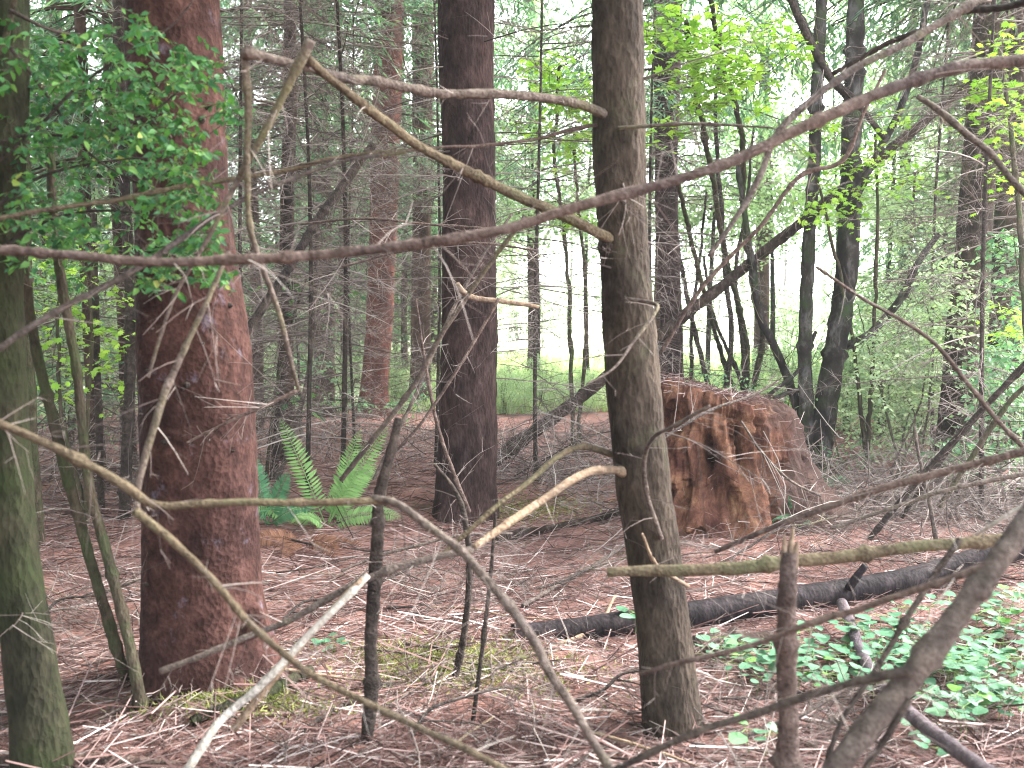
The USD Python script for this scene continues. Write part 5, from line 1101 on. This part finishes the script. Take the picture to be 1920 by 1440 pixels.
# leafy bushes on the right
def bush(label, foot, clumps, seed, size=(0.035, 0.07), stems=8, mat='leaf_bush'):
    g = RNG(seed)
    base = G(*foot)
    t = thing('leafy_bush', label, 'bush', base)
    for k in range(stems):
        cxy = clumps[k % len(clumps)]
        e = P(cxy[0] + g.normal(0, cxy[2] * 0.5), cxy[1] + g.normal(0, cxy[3] * 0.5), g.uniform(cxy[4], cxy[5]))
        m = 0.5 * (base + e) + [g.normal(0, 0.15), g.normal(0, 0.15), 0.15]
        part(t, 'stem', stick([base + [g.normal(0, 0.12), g.normal(0, 0.12), -0.05], m, e], [0.012, 0.009, 0.004], 6, 0.08, seed=seed + k, wob=0.02), M['bark_sapling'])
    tw, V, f, key = leafy_sprays(clumps, g, (0.2, 0.5), (6, 12), LEAF, size, 0.9, 0.5)
    part(t, 'twigs', tw, M['twig_green'], kind='stuff')
    leaf_parts(t, V, f, key, mat, mat, limit=40)
bush('broad pale green bush of small leaves between the alder and the right-hand trunk', (1690, 900), [(1690, 640, 70, 70, 9.8, 11.5, 50), (1660, 720, 60, 60, 9.8, 11.5, 44), (1720, 780, 70, 60, 9.8, 11.5, 44), (1740, 560, 50, 60, 10, 11.5, 26), (1650, 830, 60, 40, 9.8, 11, 26), (1600, 780, 30, 70, 10, 11, 20), (1760, 690, 70, 80, 9.5, 10.8, 70), (1640, 560, 50, 60, 10, 12, 36), (1690, 680, 80, 90, 8.6, 9.8, 80), (1780, 560, 60, 90, 8.4, 9.0, 50), (1700, 430, 70, 60, 10, 11.5, 40)], 501, mat='leaf_pale', size=(0.04, 0.08))
bush('dark green leafy bush at the right edge', (1905, 930), [(1880, 700, 60, 60, 8.0, 8.8, 36), (1900, 800, 60, 70, 8.0, 8.8, 40), (1860, 780, 50, 60, 8.0, 8.8, 20), (1910, 600, 30, 40, 8.0, 8.8, 14), (1930, 880, 50, 50, 7.6, 8.4, 30), (1880, 720, 60, 90, 7.2, 8.2, 50), (1800, 850, 50, 40, 7.2, 8.2, 34), (1890, 480, 40, 60, 7.4, 8.4, 34)], 502, (0.04, 0.08))
bush('low green undergrowth at the foot of the alder stems', (1560, 895), [(1500, 800, 40, 50, 9.6, 10.8, 16), (1580, 860, 60, 30, 9.4, 10.4, 18), (1640, 900, 50, 26, 9.2, 10, 14), (1440, 740, 50, 20, 9.8, 11, 12), (1330, 715, 60, 18, 10, 11.4, 12)], 503, (0.035, 0.07))
bush('bluish green shrub far back on the left behind the saplings', (140, 900), [(150, 700, 90, 60, 9, 11, 34), (60, 750, 80, 70, 9, 11, 26), (190, 780, 60, 60, 9, 11, 18), (100, 560, 70, 60, 9.5, 11, 18)], 504, (0.04, 0.08))
bush('thin green undergrowth bush between the big red trunk and the reddish curved trunk', (640, 800), [(520, 700, 60, 60, 13, 15, 16), (600, 640, 60, 60, 13, 15, 14), (650, 740, 50, 40, 13, 15, 12), (760, 740, 40, 40, 13, 15, 10)], 505, (0.06, 0.1))

# the alder clump
def alder():
    base = G(1530, 880)
    t = thing('alder_tree', 'dark multi-stemmed alder rising behind the stump to the right', 'tree', base)
    d = base[1]
    def st(pts, w, seed, mat='bark_alder', name='trunk', dd=0.0):
        q = pix_line(pts, d + dd); ww = np.interp(np.linspace(0, 1, len(q)), np.linspace(0, 1, len(w)), w)
        part(t, name, stick(q, ww / 2 * d / F, 16, 0.06, seed=seed, wob=0.012, knob=0.04, relief=0.22), M[mat])
        return q
    a = st([(1528, 890), (1540, 820), (1556, 720), (1576, 600), (1590, 480), (1594, 330), (1600, 150), (1606, -20), (1610, -300), (1600, -700)], [50, 44, 40, 40, 38, 34, 30, 22, 14], 1)
    b = st([(1520, 885), (1512, 800), (1510, 650), (1514, 500), (1524, 350), (1532, 180), (1540, 0), (1548, -250)], [36, 28, 25, 24, 22, 22, 20, 14], 2)
    c = st([(1585, 650), (1630, 625), (1670, 585), (1700, 540), (1722, 490), (1760, 440)], [16, 15, 13, 10], 3, name='branch')
    e = st([(1515, 820), (1480, 720), (1452, 650), (1425, 590), (1412, 500), (1396, 400), (1380, 280)], [20, 16, 15, 13, 11, 8], 4, name='trunk', dd=0.2)
    k = st([(1500, 730), (1440, 745), (1500, 690), (1530, 620)], [8, 8, 7, 6], 5, name='branch')
    i = st([(1597, 190), (1560, 150), (1530, 95), (1500, 30), (1480, -30)], [13, 12, 11, 10], 6, name='branch')
    m = st([(1600, 380), (1640, 300), (1690, 200), (1720, 100), (1740, 0)], [14, 12, 12, 10], 7, name='branch')
    g = RNG(9)
    part(t, 'twigs', join(*[side_twigs(q, None, n, 0.3, 1.2, g, r0=0.005, sub=4, droop=-0.1) for q, n in ((a, 26), (b, 22), (c, 16), (e, 26), (m, 12))]), M['twig_green'], smooth=False, kind='stuff')
alder()

# bare brushwood stems behind the stump
for k, (pts, w) in enumerate([([(1345, 790), (1310, 650), (1285, 540), (1265, 420), (1262, 300)], 10), ([(1350, 790), (1372, 640), (1360, 520), (1352, 380), (1342, 220), (1350, 60)], 11), ([(1400, 790), (1392, 650), (1380, 520), (1400, 380), (1412, 240)], 9), ([(1420, 800), (1380, 690), (1340, 600), (1320, 480)], 9), ([(1300, 780), (1296, 640), (1310, 500), (1325, 360)], 8)]):
    b = G(1380, 805)
    t, q = A('thin_stem', 'slim dark bare shrub stem rising behind the stump', 'shrub stem', pts, b[1] + 0.15 * k, b[1] + 0.1 * k, [w, w * 0.8, w * 0.5], 'wood_dark', 600 + k, 16, (0.2, 0.7), 'bare shrub stems behind the stump', r0=0.0032, step=0.06, wob=0.02, sub=4)

# ------------------------------------------------------------------ ferns
def frond(p0, d, L, arch, width, tip_curl=0.0, npin=30, nrm=None, g=None):
    s = np.linspace(0, 1, 16)
    up = np.array([0, 0, 1.0])
    line = p0 + d * (L * s)[:, None] - up * (L * arch * s ** 2.2)[:, None]
    u = np.linspace(0.14, 0.99, npin)
    i = np.clip((u * 15).astype(int), 0, 14); w = (u * 15 - i)[:, None]
    q = line[i] * (1 - w) + line[i + 1] * w
    tan = unit(line[i + 1] - line[i])
    n = unit(np.cross(tan, [1, 0.2, 0.1])) if nrm is None else unit(nrm - tan * (tan @ nrm)[:, None])
    lat = np.cross(tan, n)
    pl = width * np.sin(np.pi * np.clip(u * 0.86 + 0.14, 0, 1)) ** 0.7
    out = []
    for sd in (-1, 1):
        ld = unit(lat * sd + tan * 0.35 + g.normal(0, 0.06, (npin, 3)))
        vv, f = place_leaves(leaf_shape(1, 0.2, 0.1, 0.2), q, ld, n, pl)
        out.append((vv.reshape(-1, 3), (f[None] + (np.arange(npin) * vv.shape[1])[:, None, None]).reshape(-1, 3)))
    return join(tubes(line[None], np.linspace(0.005, 0.0012, 16)[None], 5), *out)

def fern(label, base, specs, mat, seed, name='fern'):
    g = RNG(seed)
    t = thing(name, label, 'fern', base)
    for dx, dy, dz, L, arch, w in specs:
        part(t, 'frond', frond(base + [0, 0, -0.02], unit(np.array([dx, dy, dz])), L, arch, w, g=g, nrm=np.array([0, -0.75, 0.65])), M[mat], smooth=False)
fb = G(612, 985)
fern('large sword fern with two bright upright fronds between the big trunks', fb, [(-0.38, 0.05, 1.0, 1.05, 0.10, 0.11), (0.52, 0.0, 1.0, 1.1, 0.14, 0.12), (0.3, 0.1, 1.0, 0.95, 0.12, 0.10), (0.42, 0.2, 0.75, 0.8, 0.25, 0.11), (-0.8, -0.2, 0.55, 0.7, 0.3, 0.10), (0.85, -0.2, 0.5, 0.75, 0.35, 0.10), (-0.2, -0.6, 0.5, 0.55, 0.3, 0.09), (0.25, 0.5, 0.9, 0.9, 0.2, 0.1)], 'fern', 71)
fern('withered rust-brown fern fronds lying below the sword fern', G(570, 1020), [(-0.6, -0.3, 0.5, 0.6, 0.6, 0.09), (0.5, -0.5, 0.45, 0.6, 0.6, 0.09), (-0.1, -0.7, 0.4, 0.5, 0.5, 0.08), (0.9, -0.2, 0.3, 0.6, 0.4, 0.08), (-0.9, 0, 0.4, 0.5, 0.6, 0.08)], 'fern_dead', 72)
fern('bluish green fern beside the right edge of the big red trunk', G(500, 985), [(-0.15, 0, 0.95, 0.75, 0.2, 0.10), (0.3, -0.1, 0.9, 0.65, 0.25, 0.10), (0.6, -0.2, 0.6, 0.6, 0.4, 0.09), (0.1, -0.5, 0.6, 0.55, 0.4, 0.09)], 'fern_dark', 73)
fern('rusty dead fern half hidden at the foot of the reddish curved trunk', G(680, 850), [(-0.5, -0.2, 0.7, 0.8, 0.5, 0.1), (0.4, -0.2, 0.7, 0.8, 0.5, 0.1), (0.0, -0.4, 0.6, 0.7, 0.5, 0.1)], 'fern_dead', 74)
fern('small dark fern growing out of the foot of the stump', G(1440, 985), [(-0.5, -0.5, 0.7, 0.45, 0.4, 0.09), (0.1, -0.7, 0.7, 0.45, 0.4, 0.09), (0.3, -0.3, 0.9, 0.42, 0.3, 0.09), (-0.3, -0.3, 0.9, 0.4, 0.3, 0.09), (0.6, -0.4, 0.5, 0.4, 0.4, 0.07), (0.2, -0.3, 0.8, 0.35, 0.3, 0.07), (-0.2, -0.6, 0.7, 0.3, 0.3, 0.06)], 'fern_dark', 75)
fern('small fern with drooping fronds at the foot of the alder', G(1530, 915), [(-0.6, -0.3, 0.6, 0.5, 0.5, 0.08), (0.5, -0.4, 0.6, 0.5, 0.5, 0.08), (0.0, -0.5, 0.7, 0.45, 0.4, 0.08)], 'fern_dark', 76)

# ------------------------------------------------------------------ leafy plants on the forest floor at the lower right
def plant_class(name, seed, n, stem_h, leaf):
    cls = stage.CreateClassPrim('/World/' + name); cls.SetTypeName('Xform')
    g = RNG(seed)
    top = np.array([g.normal(0, 0.02), g.normal(0, 0.02), stem_h])
    part(cls, 'stem', tubes(np.array([[[0, 0, -0.03], top * 0.5 + [0.006, 0, 0], top]]), np.array([[0.0022, 0.002, 0.0015]]), 5), M['stem_green'])
    for k in range(n):
        a = 2 * math.pi * k / n + g.uniform(-0.4, 0.4)
        d = np.array([[math.cos(a), math.sin(a), g.uniform(-0.15, 0.2)]])
        p0 = top + np.array([math.cos(a), math.sin(a), 0.1]) * g.uniform(0.015, 0.05)
        vv, f = place_leaves(ROUND, p0[None], d, unit(np.array([[g.normal(0, 0.15), g.normal(-0.2, 0.15), 1.0]])), np.array([leaf * g.uniform(0.75, 1.2)]))
        lf = part(cls, 'leaf', (vv[0], f), M['leaf_ground'], smooth=False)
        part(lf, 'leaf_stalk', tubes(np.array([[top, 0.5 * (top + p0), p0]]), np.full((1, 3), 0.0012), 4), M['stem_green'])
    return cls
PL = [plant_class('ground_plant_kind_one', 1, 3, 0.10, 0.062), plant_class('ground_plant_kind_two', 2, 4, 0.13, 0.055), plant_class('ground_plant_kind_three', 3, 3, 0.07, 0.072), plant_class('ground_plant_kind_four', 4, 5, 0.11, 0.046)]
g_ = RNG(900)
zones = [(1390, 1270, 70, 36, 14), (1560, 1255, 90, 36, 16), (1700, 1235, 90, 36, 18), (1820, 1240, 100, 50, 26), (1560, 1310, 50, 25, 7), (1840, 1310, 90, 50, 26), (1640, 1300, 60, 30, 10), (1880, 1220, 40, 60, 12), (1730, 1245, 60, 40, 10), (1885, 1150, 40, 24, 8), (1760, 1400, 60, 30, 4), (1420, 1420, 20, 10, 2), (1200, 1195, 20, 8, 2), (1480, 1270, 40, 30, 4), (1850, 1370, 80, 40, 8), (640, 1230, 15, 12, 2)]
for cx, cy, rx, ry, n in zones:
    for _ in range(int(n * 1.05)):
        p = G(cx + g_.normal(0, rx * 0.6), min(1430, cy + g_.normal(0, ry * 0.6)))
        t = thing('ground_plant', 'low plant with a few round mint-green leaves on the forest floor', 'plant', p, 'leafy plants on the forest floor at the lower right', rz=g_.uniform(0, 6.28), scale=float(g_.uniform(0.8, 1.25)))
        t.GetReferences().AddInternalReference(PL[int(g_.integers(4))].GetPath()); t.SetInstanceable(True)

for prim in stage.Traverse():
    if prim.GetCustomDataByKey('at'): prim.ClearCustomDataByKey('at')
